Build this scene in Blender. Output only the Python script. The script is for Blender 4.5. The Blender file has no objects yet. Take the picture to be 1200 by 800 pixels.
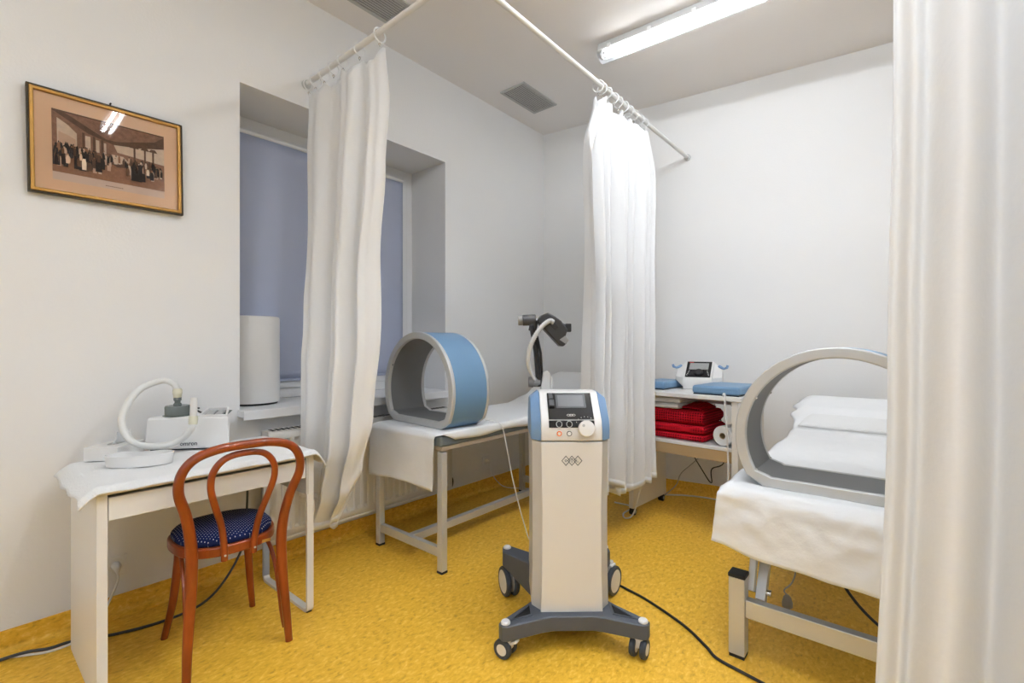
import bpy, bmesh, math, random
from mathutils import Vector, Matrix, noise
random.seed(7)
PI = math.pi
S = bpy.context.scene
C = S.collection

# ------------------------------------------------------------------ materials
def mat(name, col, rough=0.5, metal=0.0, bump=0.0, bscale=40.0, var=0.0, vscale=3.0, spec=0.5, emis=None, estr=0.0, coat=0.0):
    m = bpy.data.materials.new(name); m.use_nodes = True
    nt = m.node_tree; b = nt.nodes['Principled BSDF']
    b.inputs['Base Color'].default_value = (*col, 1)
    b.inputs['Roughness'].default_value = rough
    b.inputs['Metallic'].default_value = metal
    b.inputs['Specular IOR Level'].default_value = spec
    b.inputs['Coat Weight'].default_value = coat
    tc = nt.nodes.new('ShaderNodeTexCoord')
    if var > 0:
        n = nt.nodes.new('ShaderNodeTexNoise'); n.inputs['Scale'].default_value = vscale; n.inputs['Detail'].default_value = 4
        nt.links.new(tc.outputs['Object'], n.inputs['Vector'])
        r = nt.nodes.new('ShaderNodeMapRange')
        r.inputs['To Min'].default_value = 1 - var; r.inputs['To Max'].default_value = 1 + var
        nt.links.new(n.outputs['Fac'], r.inputs['Value'])
        mx = nt.nodes.new('ShaderNodeVectorMath'); mx.operation = 'SCALE'
        mx.inputs[0].default_value = col
        nt.links.new(r.outputs['Result'], mx.inputs['Scale'])
        nt.links.new(mx.outputs['Vector'], b.inputs['Base Color'])
    if bump > 0:
        n2 = nt.nodes.new('ShaderNodeTexNoise'); n2.inputs['Scale'].default_value = bscale; n2.inputs['Detail'].default_value = 5
        nt.links.new(tc.outputs['Object'], n2.inputs['Vector'])
        bp = nt.nodes.new('ShaderNodeBump'); bp.inputs['Strength'].default_value = bump; bp.inputs['Distance'].default_value = 0.01
        nt.links.new(n2.outputs['Fac'], bp.inputs['Height'])
        nt.links.new(bp.outputs['Normal'], b.inputs['Normal'])
    if emis:
        b.inputs['Emission Color'].default_value = (*emis, 1); b.inputs['Emission Strength'].default_value = estr
    return m

def cloth_mat(name, col, transl=0.25, bump=0.15, bscale=60, wave=0):
    m = mat(name, col, 0.9, bump=bump, bscale=bscale, spec=0.1)
    nt = m.node_tree; b = nt.nodes['Principled BSDF']; out = nt.nodes['Material Output']
    t = nt.nodes.new('ShaderNodeBsdfTranslucent'); t.inputs['Color'].default_value = (*col, 1)
    mx = nt.nodes.new('ShaderNodeMixShader'); mx.inputs['Fac'].default_value = transl
    nt.links.new(b.outputs[0], mx.inputs[1]); nt.links.new(t.outputs[0], mx.inputs[2])
    nt.links.new(mx.outputs[0], out.inputs['Surface'])
    return m

def clear_mat(name, fac=0.1, rough=0.02, tint=(1, 1, 1)):
    m = bpy.data.materials.new(name); m.use_nodes = True
    nt = m.node_tree; nt.nodes.remove(nt.nodes['Principled BSDF']); out = nt.nodes['Material Output']
    t = nt.nodes.new('ShaderNodeBsdfTransparent'); t.inputs['Color'].default_value = (*tint, 1)
    g = nt.nodes.new('ShaderNodeBsdfGlossy'); g.inputs['Roughness'].default_value = rough
    f = nt.nodes.new('ShaderNodeFresnel'); f.inputs['IOR'].default_value = 1.5
    a = nt.nodes.new('ShaderNodeMath'); a.operation = 'ADD'; a.inputs[1].default_value = fac; a.use_clamp = True
    nt.links.new(f.outputs[0], a.inputs[0])
    mx = nt.nodes.new('ShaderNodeMixShader')
    nt.links.new(a.outputs[0], mx.inputs['Fac']); nt.links.new(t.outputs[0], mx.inputs[1]); nt.links.new(g.outputs[0], mx.inputs[2])
    nt.links.new(mx.outputs[0], out.inputs['Surface'])
    return m

def floor_mat():
    m = bpy.data.materials.new('marbled_linoleum'); m.use_nodes = True
    nt = m.node_tree; b = nt.nodes['Principled BSDF']
    b.inputs['Roughness'].default_value = 0.42; b.inputs['Specular IOR Level'].default_value = 0.35
    tc = nt.nodes.new('ShaderNodeTexCoord')
    mp = nt.nodes.new('ShaderNodeMapping'); mp.inputs['Scale'].default_value = (1, 0.55, 1); mp.inputs['Rotation'].default_value = (0, 0, math.radians(38))
    nt.links.new(tc.outputs['Object'], mp.inputs['Vector'])
    n1 = nt.nodes.new('ShaderNodeTexNoise'); n1.inputs['Scale'].default_value = 62; n1.inputs['Detail'].default_value = 5; n1.inputs['Roughness'].default_value = .62; n1.inputs['Distortion'].default_value = .5
    nt.links.new(mp.outputs[0], n1.inputs['Vector'])
    r = nt.nodes.new('ShaderNodeValToRGB')
    e = r.color_ramp.elements
    e[0].position = 0.30; e[0].color = (.60, .31, .03, 1)
    e[1].position = 0.72; e[1].color = (1.0, .66, .15, 1)
    x = e.new(0.42); x.color = (.80, .44, .036, 1)
    x = e.new(0.55); x.color = (.88, .51, .05, 1)
    nt.links.new(n1.outputs['Fac'], r.inputs['Fac'])
    n2 = nt.nodes.new('ShaderNodeTexNoise'); n2.inputs['Scale'].default_value = 2.2; n2.inputs['Detail'].default_value = 3
    nt.links.new(tc.outputs['Object'], n2.inputs['Vector'])
    mr = nt.nodes.new('ShaderNodeMapRange'); mr.inputs['To Min'].default_value = .86; mr.inputs['To Max'].default_value = 1.12
    nt.links.new(n2.outputs['Fac'], mr.inputs['Value'])
    sc = nt.nodes.new('ShaderNodeVectorMath'); sc.operation = 'SCALE'
    nt.links.new(r.outputs['Color'], sc.inputs[0]); nt.links.new(mr.outputs[0], sc.inputs['Scale'])
    nt.links.new(sc.outputs[0], b.inputs['Base Color'])
    return m

def wood_mat(name, c1, c2, sc=(3, 3, 30), rough=.3):
    m = bpy.data.materials.new(name); m.use_nodes = True
    nt = m.node_tree; b = nt.nodes['Principled BSDF']; b.inputs['Roughness'].default_value = rough; b.inputs['Coat Weight'].default_value = .25
    tc = nt.nodes.new('ShaderNodeTexCoord'); mp = nt.nodes.new('ShaderNodeMapping'); mp.inputs['Scale'].default_value = sc
    nt.links.new(tc.outputs['Object'], mp.inputs['Vector'])
    n = nt.nodes.new('ShaderNodeTexNoise'); n.inputs['Scale'].default_value = 6; n.inputs['Detail'].default_value = 6
    nt.links.new(mp.outputs[0], n.inputs['Vector'])
    r = nt.nodes.new('ShaderNodeValToRGB'); r.color_ramp.elements[0].position = .3; r.color_ramp.elements[1].position = .7
    r.color_ramp.elements[0].color = (*c1, 1); r.color_ramp.elements[1].color = (*c2, 1)
    nt.links.new(n.outputs['Fac'], r.inputs['Fac']); nt.links.new(r.outputs['Color'], b.inputs['Base Color'])
    return m

def dot_mat(name, base, dot, pitch=0.0125, r=0.15):
    """woven seat cloth with rows of small light dots"""
    m = mat(name, base, .85, bump=.2, bscale=300, spec=.2)
    nt = m.node_tree; b = nt.nodes['Principled BSDF']
    tc = nt.nodes.new('ShaderNodeTexCoord'); mp = nt.nodes.new('ShaderNodeMapping')
    mp.inputs['Scale'].default_value = (1/pitch, 1/pitch, 0); mp.inputs['Rotation'].default_value = (0, 0, math.radians(45))
    nt.links.new(tc.outputs['Object'], mp.inputs['Vector'])
    fr = nt.nodes.new('ShaderNodeVectorMath'); fr.operation = 'FRACTION'; nt.links.new(mp.outputs[0], fr.inputs[0])
    sb = nt.nodes.new('ShaderNodeVectorMath'); sb.operation = 'SUBTRACT'; sb.inputs[1].default_value = (.5, .5, 0); nt.links.new(fr.outputs[0], sb.inputs[0])
    ln = nt.nodes.new('ShaderNodeVectorMath'); ln.operation = 'LENGTH'; nt.links.new(sb.outputs[0], ln.inputs[0])
    lt = nt.nodes.new('ShaderNodeMath'); lt.operation = 'LESS_THAN'; lt.inputs[1].default_value = r; nt.links.new(ln.outputs['Value'], lt.inputs[0])
    mx = nt.nodes.new('ShaderNodeMix'); mx.data_type = 'RGBA'
    mx.inputs['A'].default_value = (*base, 1); mx.inputs['B'].default_value = (*dot, 1)
    nt.links.new(lt.outputs[0], mx.inputs['Factor']); nt.links.new(mx.outputs['Result'], b.inputs['Base Color'])
    return m

def check_mat(name, c1, c2, scale):
    m = mat(name, c1, .95, spec=.05)
    nt = m.node_tree; b = nt.nodes['Principled BSDF']
    tc = nt.nodes.new('ShaderNodeTexCoord')
    sep = nt.nodes.new('ShaderNodeSeparateXYZ'); nt.links.new(tc.outputs['Object'], sep.inputs[0])
    outs = []
    for ax, k in (('X', scale), ('Z', scale), ('Y', scale)):
        mu = nt.nodes.new('ShaderNodeMath'); mu.operation = 'MULTIPLY'; mu.inputs[1].default_value = k; nt.links.new(sep.outputs[ax], mu.inputs[0])
        si = nt.nodes.new('ShaderNodeMath'); si.operation = 'SINE'; nt.links.new(mu.outputs[0], si.inputs[0]); outs.append(si)
    a = nt.nodes.new('ShaderNodeMath'); a.operation = 'MAXIMUM'; nt.links.new(outs[0].outputs[0], a.inputs[0]); nt.links.new(outs[1].outputs[0], a.inputs[1])
    a2 = nt.nodes.new('ShaderNodeMath'); a2.operation = 'MAXIMUM'; nt.links.new(a.outputs[0], a2.inputs[0]); nt.links.new(outs[2].outputs[0], a2.inputs[1])
    mr = nt.nodes.new('ShaderNodeMapRange'); mr.inputs['From Min'].default_value = .2; mr.inputs['From Max'].default_value = .95; nt.links.new(a2.outputs[0], mr.inputs['Value'])
    mx = nt.nodes.new('ShaderNodeMix'); mx.data_type = 'RGBA'
    mx.inputs['A'].default_value = (*c2, 1); mx.inputs['B'].default_value = (*c1, 1)
    nt.links.new(mr.outputs[0], mx.inputs['Factor']); nt.links.new(mx.outputs['Result'], b.inputs['Base Color'])
    bp = nt.nodes.new('ShaderNodeBump'); bp.inputs['Strength'].default_value = .6; bp.inputs['Distance'].default_value = .004
    nt.links.new(a2.outputs[0], bp.inputs['Height']); nt.links.new(bp.outputs[0], b.inputs['Normal'])
    return m

M = dict(
    wall=mat('wall_paint', (.84, .835, .825), .7, bump=.08, bscale=90, var=.012, vscale=1.5, spec=.2),
    ceil=mat('ceiling_paint', (.90, .87, .85), .8, bump=.05, bscale=70, spec=.1),
    reveal=mat('window_reveal_paint', (.78, .78, .76), .7, bump=.05, bscale=80, spec=.2),
    floor=floor_mat(),
    pvc=mat('white_window_plastic', (.82, .82, .82), .35),
    blind=mat('blue_blind_fabric', (.42, .455, .58), .85, bump=.1, bscale=400, var=.05, vscale=2),
    white=mat('white_lacquer', (.80, .79, .77), .35),
    whitem=mat('white_metal', (.80, .79, .77), .3),
    cream=mat('cream_laminate', (.78, .74, .68), .4),
    rad=mat('radiator_enamel', (.80, .78, .74), .35),
    black=mat('black_plastic', (.015, .015, .017), .35),
    gloss=mat('glossy_black', (.01, .01, .012), .08),
    dark=mat('dark_hole', (.01, .01, .01), .9),
    rubber=mat('black_rubber', (.02, .022, .025), .7),
    greytyre=mat('grey_tyre', (.045, .055, .07), .6),
    basegrey=mat('slate_plastic', (.085, .095, .115), .5, bump=.05, bscale=300),
    alu=mat('silver_paint', (.60, .60, .59), .35, metal=.35),
    alu2=mat('ring_rim_grey', (.56, .56, .55), .4, metal=.25),
    lining=mat('grey_lining', (.165, .165, .165), .55, bump=.05, bscale=300),
    blue=mat('steel_blue_vinyl', (.155, .285, .44), .45, bump=.06, bscale=250),
    dblue=mat('steel_blue_plastic', (.19, .32, .52), .4),
    pad=mat('blue_grey_pad', (.16, .19, .21), .5),
    dev=mat('device_ivory', (.76, .735, .70), .35),
    devside=mat('device_side_grey', (.60, .58, .55), .35),
    screen=mat('lcd_screen', (.13, .13, .135), .2),
    orange=mat('orange_ring', (.85, .22, .06), .4),
    chrome=mat('chrome', (.7, .7, .7), .15, metal=1),
    cable=mat('black_cable', (.012, .012, .014), .5),
    gcable=mat('grey_cable', (.42, .42, .41), .5),
    wcable=mat('white_cable', (.75, .74, .72), .45),
    hose=mat('white_hose', (.78, .78, .75), .4),
    ghose=mat('grey_white_ribbed_hose', (.58, .58, .57), .45),
    curtain=cloth_mat('white_curtain_cloth', (.94, .94, .94), .2, .12, 55),
    sheet=cloth_mat('white_paper_sheet', (.92, .92, .915), .10, .3, 22),
    towel=mat('white_towelling', (.86, .855, .84), .95, bump=.5, bscale=180, spec=.05),
    chair=wood_mat('cherry_bentwood', (.19, .029, .004), (.34, .060, .008), (4, 4, .8)),
    seat=dot_mat('blue_dotted_cloth', (.006, .014, .075), (.55, .55, .60)),
    red=check_mat('red_checked_wool', (.62, .012, .025), (.13, .003, .008), 370),
    gold=mat('gold_frame', (.46, .25, .06), .35, metal=.55, bump=.3, bscale=250),
    golddark=mat('dark_gilt_edge', (.05, .038, .022), .4, bump=.6, bscale=260),
    matb=mat('peach_mount', (.90, .60, .37), .9),
    glass=clear_mat('picture_glass', .0, .02),
    cover=clear_mat('clear_lamp_cover', .06, .3),
    tube=mat('glowing_tube', (1, 1, 1), .5, emis=(.92, .96, 1), estr=15),
    tube2=mat('glowing_tube_bright', (1, 1, 1), .5, emis=(.87, .93, 1), estr=60),
    tube4=mat('fill_tube_middle', (1, 1, 1), .5, emis=(.87, .93, 1), estr=50),  # for the added fill fixture between the cubicles
    tube3=mat('fill_tube_rear', (1, 1, 1), .5, emis=(.72, .84, 1), estr=28),  # for the added fill tubes behind the camera, bluer against floor bounce
    lamp=mat('lamp_housing', (.62, .62, .61), .4),
    reflector=mat('lamp_reflector', (.62, .62, .63), .4),
    vent=mat('vent_grey', (.52, .52, .505), .5),
    gnd=mat('grey_ink', (.12, .13, .14), .6),
    smoke=mat('smoky_plastic', (.13, .15, .14), .25),
    ivory=mat('yellowed_plastic', (.72, .70, .55), .4),
    frame_brown=mat('brown_frame_edge', (.42, .34, .25), .5),
    tan=mat('tan_laminate', (.46, .32, .165), .45),
)

# ------------------------------------------------------------------ mesh helpers
class MB:
    def __init__(s): s.v = []; s.f = []; s.mi = []
    def add(s, vs, fs, mi=0, T=None):
        o = len(s.v)
        s.v += [tuple(T @ Vector(p)) if T is not None else tuple(p) for p in vs]
        for f in fs: s.f.append([o+i for i in f]); s.mi.append(mi)
        return s
    def box(s, x0, x1, y0, y1, z0, z1, mi=0, T=None):
        vs = [(x, y, z) for z in (z0, z1) for y in (y0, y1) for x in (x0, x1)]
        return s.add(vs, [(0, 2, 3, 1), (4, 5, 7, 6), (0, 1, 5, 4), (2, 6, 7, 3), (0, 4, 6, 2), (1, 3, 7, 5)], mi, T)
    def prism(s, poly, d0, d1, axis='y', mi=0, T=None):
        """polygon in the plane across axis, extruded between d0 and d1"""
        n = len(poly)
        def P(a, b, d): return {'y': (a, d, b), 'x': (d, a, b), 'z': (a, b, d)}[axis]
        vs = [P(a, b, d0) for a, b in poly] + [P(a, b, d1) for a, b in poly]
        fs = [tuple(range(n)), tuple(range(2*n-1, n-1, -1))] + [(i, i+n, (i+1) % n+n, (i+1) % n) for i in range(n)]
        return s.add(vs, fs, mi, T)
    def annulus(s, outer, inner, d0, d1, axis='y', mi=0, T=None):
        n = len(outer)
        def P(a, b, d): return {'y': (a, d, b), 'x': (d, a, b), 'z': (a, b, d)}[axis]
        vs = [P(*p, d0) for p in outer] + [P(*p, d0) for p in inner] + [P(*p, d1) for p in outer] + [P(*p, d1) for p in inner]
        fs = []
        for i in range(n):
            j = (i+1) % n
            fs += [(i, j, n+j, n+i), (2*n+i, 3*n+i, 3*n+j, 2*n+j), (i, 2*n+i, 2*n+j, j), (n+i, n+j, 3*n+j, 3*n+i)]
        return s.add(vs, fs, mi, T)
    def tube(s, pts, r, seg=10, mi=0, closed=False, T=None, flat=None):
        pts = [Vector(p) for p in pts]; n = len(pts)
        rr = r if isinstance(r, (list, tuple)) else [r]*n
        vs = []; up = None
        for i, p in enumerate(pts):
            if closed: d = pts[(i+1) % n]-pts[i-1]
            else: d = pts[min(i+1, n-1)]-pts[max(i-1, 0)]
            if d.length < 1e-9: d = Vector((0, 0, 1))
            d.normalize()
            if up is None:
                up = Vector((0, 0, 1)) if abs(d.z) < .9 else Vector((1, 0, 0))
            a = (up-d*up.dot(d)).normalized(); up = a; b = d.cross(a)
            for k in range(seg):
                t = 2*PI*k/seg
                fa, fb = flat if flat else (1, 1)
                vs.append(p+a*math.cos(t)*rr[i]*fa+b*math.sin(t)*rr[i]*fb)
        fs = []
        m = n if closed else n-1
        for i in range(m):
            for k in range(seg):
                a0 = i*seg+k; a1 = i*seg+(k+1) % seg; b0 = ((i+1) % n)*seg+k; b1 = ((i+1) % n)*seg+(k+1) % seg
                fs.append((a0, a1, b1, b0))
        if not closed:
            fs.append(tuple(range(seg-1, -1, -1))); fs.append(tuple((n-1)*seg+k for k in range(seg)))
        return s.add(vs, fs, mi, T)
    def cyl(s, p0, p1, r, seg=24, mi=0, T=None, r1=None):
        return s.tube([p0, p1], [r, r if r1 is None else r1], seg, mi, T=T)
    def lathe(s, prof, seg=32, mi=0, T=None):
        """profile of (radius, height) about z"""
        vs = []; fs = []
        for r, z in prof:
            for k in range(seg):
                t = 2*PI*k/seg; vs.append((r*math.cos(t), r*math.sin(t), z))
        for i in range(len(prof)-1):
            for k in range(seg):
                fs.append((i*seg+k, i*seg+(k+1) % seg, (i+1)*seg+(k+1) % seg, (i+1)*seg+k))
        if prof[0][0] > 1e-6 and abs(prof[0][0]-prof[-1][0]) < 1e-9:
            if abs(prof[0][1]-prof[-1][1]) > 1e-9:
                e = (len(prof)-1)*seg
                for k in range(seg): fs.append((e+k, e+(k+1) % seg, (k+1) % seg, k))
            return s.add(vs, fs, mi, T)
        if prof[0][0] > 1e-6: fs.append(tuple(range(seg-1, -1, -1)))
        if prof[-1][0] > 1e-6: fs.append(tuple((len(prof)-1)*seg+k for k in range(seg)))
        return s.add(vs, fs, mi, T)
    def grid(s, nu, nv, fn, mi=0, T=None):
        vs = [fn(i/(nu-1), j/(nv-1)) for j in range(nv) for i in range(nu)]
        fs = [(j*nu+i, j*nu+i+1, (j+1)*nu+i+1, (j+1)*nu+i) for j in range(nv-1) for i in range(nu-1)]
        return s.add(vs, fs, mi, T)
    def build(s, name, mats, parent=None, bevel=0, bseg=2, smooth=35, solid=0, subs=0, loc=None):
        me = bpy.data.meshes.new(name)
        v = s.v
        if loc is not None: v = [(a-loc[0], b-loc[1], c-loc[2]) for a, b, c in v]
        me.from_pydata(v, [], s.f)
        for m in (mats if isinstance(mats, (list, tuple)) else [mats]): me.materials.append(m)
        for p, i in zip(me.polygons, s.mi): p.material_index = i
        bm = bmesh.new(); bm.from_mesh(me)
        bmesh.ops.remove_doubles(bm, verts=bm.verts, dist=1e-6)
        if not solid: bmesh.ops.recalc_face_normals(bm, faces=bm.faces)
        bm.to_mesh(me); bm.free()
        if smooth:
            for p in me.polygons: p.use_smooth = True
            me.set_sharp_from_angle(angle=math.radians(smooth))
        o = bpy.data.objects.new(name, me); C.objects.link(o)
        if parent: o.parent = parent
        if loc is not None: o.location = loc
        if solid:
            md = o.modifiers.new('thick', 'SOLIDIFY'); md.thickness = solid; md.offset = 0
        if subs:
            md = o.modifiers.new('sub', 'SUBSURF'); md.levels = subs; md.render_levels = subs
        if bevel:
            md = o.modifiers.new('bevel', 'BEVEL'); md.width = bevel; md.segments = bseg; md.limit_method = 'ANGLE'; md.angle_limit = math.radians(40)
            md.harden_normals = True
        return o

def tag(o, label=None, cat=None, group=None, kind=None):
    if label: o['label'] = label
    if cat: o['category'] = cat
    if group: o['group'] = group
    if kind: o['kind'] = kind
    return o
def thing(name, label, cat, loc=(0, 0, 0), rz=0.0, group=None, tilt=(0, 0)):
    o = bpy.data.objects.new(name, None); C.objects.link(o)
    o.location = loc; o.rotation_euler = (tilt[0], tilt[1], rz); o.empty_display_size = .05
    return tag(o, label, cat, group)
def copy_tree(o, parent=None):
    c = o.copy(); C.objects.link(c)
    if parent: c.parent = parent
    for ch in list(o.children): copy_tree(ch, c)
    return c
def struct(o): o['kind'] = 'structure'; return o
def rot(axis, deg, loc=(0, 0, 0)): return Matrix.Translation(loc) @ Matrix.Rotation(math.radians(deg), 4, axis)
def spline(pts, n=8):
    """Catmull-Rom through points"""
    P = [Vector(p) for p in pts]; P = [2*P[0]-P[1]]+P+[2*P[-1]-P[-2]]; out = []
    for i in range(1, len(P)-2):
        for k in range(n):
            t = k/n; a, b, c, d = P[i-1:i+3]
            out.append(.5*((2*b)+(c-a)*t+(2*a-5*b+4*c-d)*t*t+(-a+3*b-3*c+d)*t**3))
    out.append(P[-2]); return out
def lerp(tab, t):
    if t <= tab[0][0]: return tab[0][1]
    for (a, x), (b, y) in zip(tab, tab[1:]):
        if t <= b:
            k = (t-a)/(b-a); k = k*k*(3-2*k); return x+(y-x)*k
    return tab[-1][1]
def nz(x, y=0., z=0.): return noise.noise(Vector((x, y, z)))

# ------------------------------------------------------------------ room shell
XL = -2.78; XR = 1.95; YF = -2.7; H = 3.30
CY = 3.80                                     # back-left corner
sk = math.tan(math.radians(7.6))
def backy(x): return CY + (x-XL)*sk
WY0, WY1, WZ0, WZ1 = 1.025, 2.505, .845, 2.655; XW = -3.21
m = MB(); m.box(-3.4, XR+.1, YF-.1, 4.7, -.12, 0)
struct(m.build('floor', M['floor']))
m = MB(); m.box(-3.4, XR+.1, YF-.1, 4.7, H, H+.12)
struct(m.build('ceiling', M['ceil']))
m = MB()
m.box(-3.4, XL, YF-.1, WY0, 0, H); m.box(-3.4, XL, WY1, 4.7, 0, H)
m.box(-3.4, XL, WY0, WY1, 0, WZ0); m.box(-3.4, XL, WY0, WY1, WZ1, H)
struct(m.build('wall_left', M['wall'], smooth=0))
m = MB(); m.prism([(XL-.4, backy(XL-.4)), (XR+.1, backy(XR+.1)), (XR+.1, backy(XR+.1)+.12), (XL-.4, backy(XL-.4)+.12)], 0, H, 'z')
struct(m.build('wall_back', M['wall'], smooth=0))
m = MB(); m.box(XR, XR+.1, YF-.1, 4.7, 0, H); struct(m.build('wall_right', M['wall'], smooth=0))
m = MB(); m.box(-3.4, XR+.1, YF-.1, YF, 0, H); struct(m.build('wall_front', M['wall'], smooth=0))
# floor covering coved up the walls
def cove(h=.095, r=.035):
    p = [(0, 0), (0, h), (.006, h)]
    for k in range(7):
        a = PI+k*PI/12; p.append((.006+r+r*math.cos(a), r+.002+r*math.sin(a)))
    p.append((.006+r, 0)); return p
m = MB(); m.prism([(XL+a, b) for a, b in cove()], YF, CY+.02, 'y')
struct(m.build('baseboard_left', M['floor']))
m = MB(); L = (XR-XL)/math.cos(math.radians(7.6))
m.prism([(-a, b) for a, b in cove()], 0, L, 'x')
o = struct(m.build('baseboard_back', M['floor'])); o.location = (XL, CY, 0); o.rotation_euler = (0, 0, math.radians(7.6))
# the window set deep in the left wall
w = bpy.data.objects.new('window_1', None); C.objects.link(w); w.location = (XW, WY0, WZ0); struct(w)
ww = WY1-WY0; wh = WZ1-WZ0
m = MB(); m.annulus([(0, .04), (ww, .04), (ww, wh), (0, wh)], [(.065, .105), (ww-.065, .105), (ww-.065, wh-.065), (.065, wh-.065)], -.05, .02, 'x')
m.box(-.05, .02, ww/2-.035, ww/2+.035, .105, wh-.065)
m.build('window_frame', M['pvc'], w, bevel=.004)
for a, b in ((.065, ww/2-.035), (ww/2+.035, ww-.065)):
    m = MB(); m.annulus([(a, .105), (b, .105), (b, wh-.065), (a, wh-.065)], [(a+.045, .15), (b-.045, .15), (b-.045, wh-.105), (a+.045, wh-.105)], -.03, .035, 'x')
    sa = m.build('window_sash', M['pvc'], w, bevel=.005)
    m = MB(); m.box(-.012, -.006, a+.04, b-.04, .145, wh-.1)
    m.build('glass_pane', clear_mat('window_pane', .05) if 'pane' not in M else M['pane'], sa)
m = MB(); m.box(-.06, .0, .005, ww-.005, wh-.03, wh-.004); m.build('top_trim', M['pvc'], w)
# sill board
m = MB(); m.box(XW+.02, XL+.002, WY0+.001, WY1-.001, .852, .885); m.box(XL+.002, XL+.085, WY0-.012, WY1-.03, .848, .885)
m.box(XL+.078, XL+.087, WY0-.012, WY1-.03, .835, .885)
struct(m.build('window_1_sill', M['pvc'], bevel=.003))
o = bpy.data.objects['window_1_sill']; o.name = 'trim_1'
# blue roller blinds
bl = thing('roller_blind', 'blue roller blind lowered over the deep-set window behind the curtain', 'blind', (XW+.045, WY0+.105, 1.0))
m = MB(); m.grid(40, 20, lambda u, v: (.002*math.sin(u*9), u*(ww-.22), v*1.555)); m.build('blind_fabric', M['blind'], bl, solid=.002)
m = MB(); m.box(-.008, .008, 0, ww-.22, -.004, .012); m.build('bottom_bar', M['blind'], bl, bevel=.003)
m = MB(); m.cyl((0, 0, 1.56), (0, ww-.22, 1.56), .016); m.build('roller', M['pvc'], bl)

# ------------------------------------------------------------------ ceiling vents
def vent(loc, label):
    t = thing('ceiling_vent', label, 'vent', loc, 0, 'ceiling vents by the left wall')
    m = MB(); m.annulus([(-.125, -.23), (.125, -.23), (.125, .23), (-.125, .23)], [(-.1, -.205), (.1, -.205), (.1, .205), (-.1, .205)], -.012, -.0005, 'z')
    m.build('frame', M['vent'], t, bevel=.003)
    m = MB(); m.box(-.102, .102, -.207, .207, -.004, -.001); m.build('backing', M['dark'], t)
    for k in range(10):
        x = -.084+k*.0192
        m = MB(); m.box(-.0105, .0105, -.2, .2, -.0008, .0008, T=rot('Y', 14, (x, 0, -.009)))
        m.build('slat', M['vent'], t)
    return t
vent((-2.453, 3.148, H), 'small grey slatted vent in the ceiling near the far corner')
vent((-2.453, 1.602, H), 'grey slatted ceiling vent cut by the top edge, behind the curtain rod')

# ------------------------------------------------------------------ fluorescent lamps and added fill lights
def lamp(loc, rz, label, group=None, tm='tube2'):
    t = thing('fluorescent_light', label, 'ceiling light', loc, math.radians(rz), group)
    Lh = .785
    m = MB(); m.prism([(-.05, -.002), (.05, -.002), (.062, -.05), (.066, -.055), (-.066, -.055), (-.062, -.05)], -Lh, Lh, 'x'); m.build('housing', M['lamp'], t, bevel=.004)
    m = MB(); m.box(-Lh+.03, Lh-.03, -.055, .055, -.062, -.0555); m.build('reflector', M['reflector'], t)
    prof = [(.064*math.cos(a), -.056-.052*abs(math.sin(a))**.8) for a in [PI*k/12 for k in range(13)]]
    m = MB(); n = len(prof)
    vs = [(s*Lh, y, z) for s in (-1, 1) for y, z in prof]
    m.add(vs, [(i, i+1, n+i+1, n+i) for i in range(n-1)]+[tuple(range(n)), tuple(range(n, 2*n))])
    m.build('clear_cover', M['cover'], t)
    for s in ((-1,) if tm == 'tube' else (-1, 1)):
        m = MB(); m.cyl((-Lh+.05, s*.028, -.08), (Lh-.05, s*.028, -.08), .013, 16); tb = m.build('tube', M[tm], t)
        for e in (-1, 1):
            m = MB(); m.cyl((e*(Lh-.055), s*.028, -.08), (e*(Lh-.02), s*.028, -.08), .0145, 16); m.box(e*(Lh-.02)-.008, e*(Lh-.02)+.008, s*.028-.016, s*.028+.016, -.1, -.06)
            m.build('tube_holder', M['pvc'], t)
    for k in range(6):
        x = -Lh+.09+k*(2*Lh-.18)/5
        for s in (-1, 1):
            m = MB(); m.box(x-.012, x+.012, s*.0675-.003, s*.0675+.003, -.066, -.035); m.build('clip', M['pvc'], t)
    return t
lamp((-.87, 2.975, H), 3.0, 'lit double tube ceiling light in a clear cover over the cubicles', tm='tube')
lamp((-.32, 2.02, H), 2.0, 'added fill tube light on the ceiling between the cubicles, unseen', tm='tube4')  # unseen fixture added to brighten the far left wall and curtains
lamp((-.12, 1.0, H), 2.0, 'tube ceiling light out of frame, reflected in the picture glass')
def fill_light(loc, label):  # unseen hanging tubes, added behind the camera to lift ceiling and walls
    t = thing('added_fill_light', label, 'added fill light', loc)
    for s in (-1, 1):
        m = MB(); m.cyl((-.75, s*.05, 0), (.75, s*.05, 0), .013, 16); m.build('tube', M['tube3'], t)
        m = MB(); m.cyl((s*.70, 0, .03), (s*.70, 0, H-loc[2]-.001), .002, 8); m.build('hanging_wire', M['alu'], t)
        m = MB(); m.box(s*.77-.02, s*.77+.02, -.07, .07, -.02, .02); m.build('tube_holder', M['pvc'], t, bevel=.004)
    m = MB(); m.box(-.75, .75, -.012, .012, -.012, .03); m.build('spine', M['pvc'], t, bevel=.003)
    return t
fill_light((.2, -.8, 2.45), 'added bare tube fill light just behind the camera, unseen')
fill_light((-.6, -1.9, 2.45), 'added bare tube fill light far behind the camera, unseen')

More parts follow.
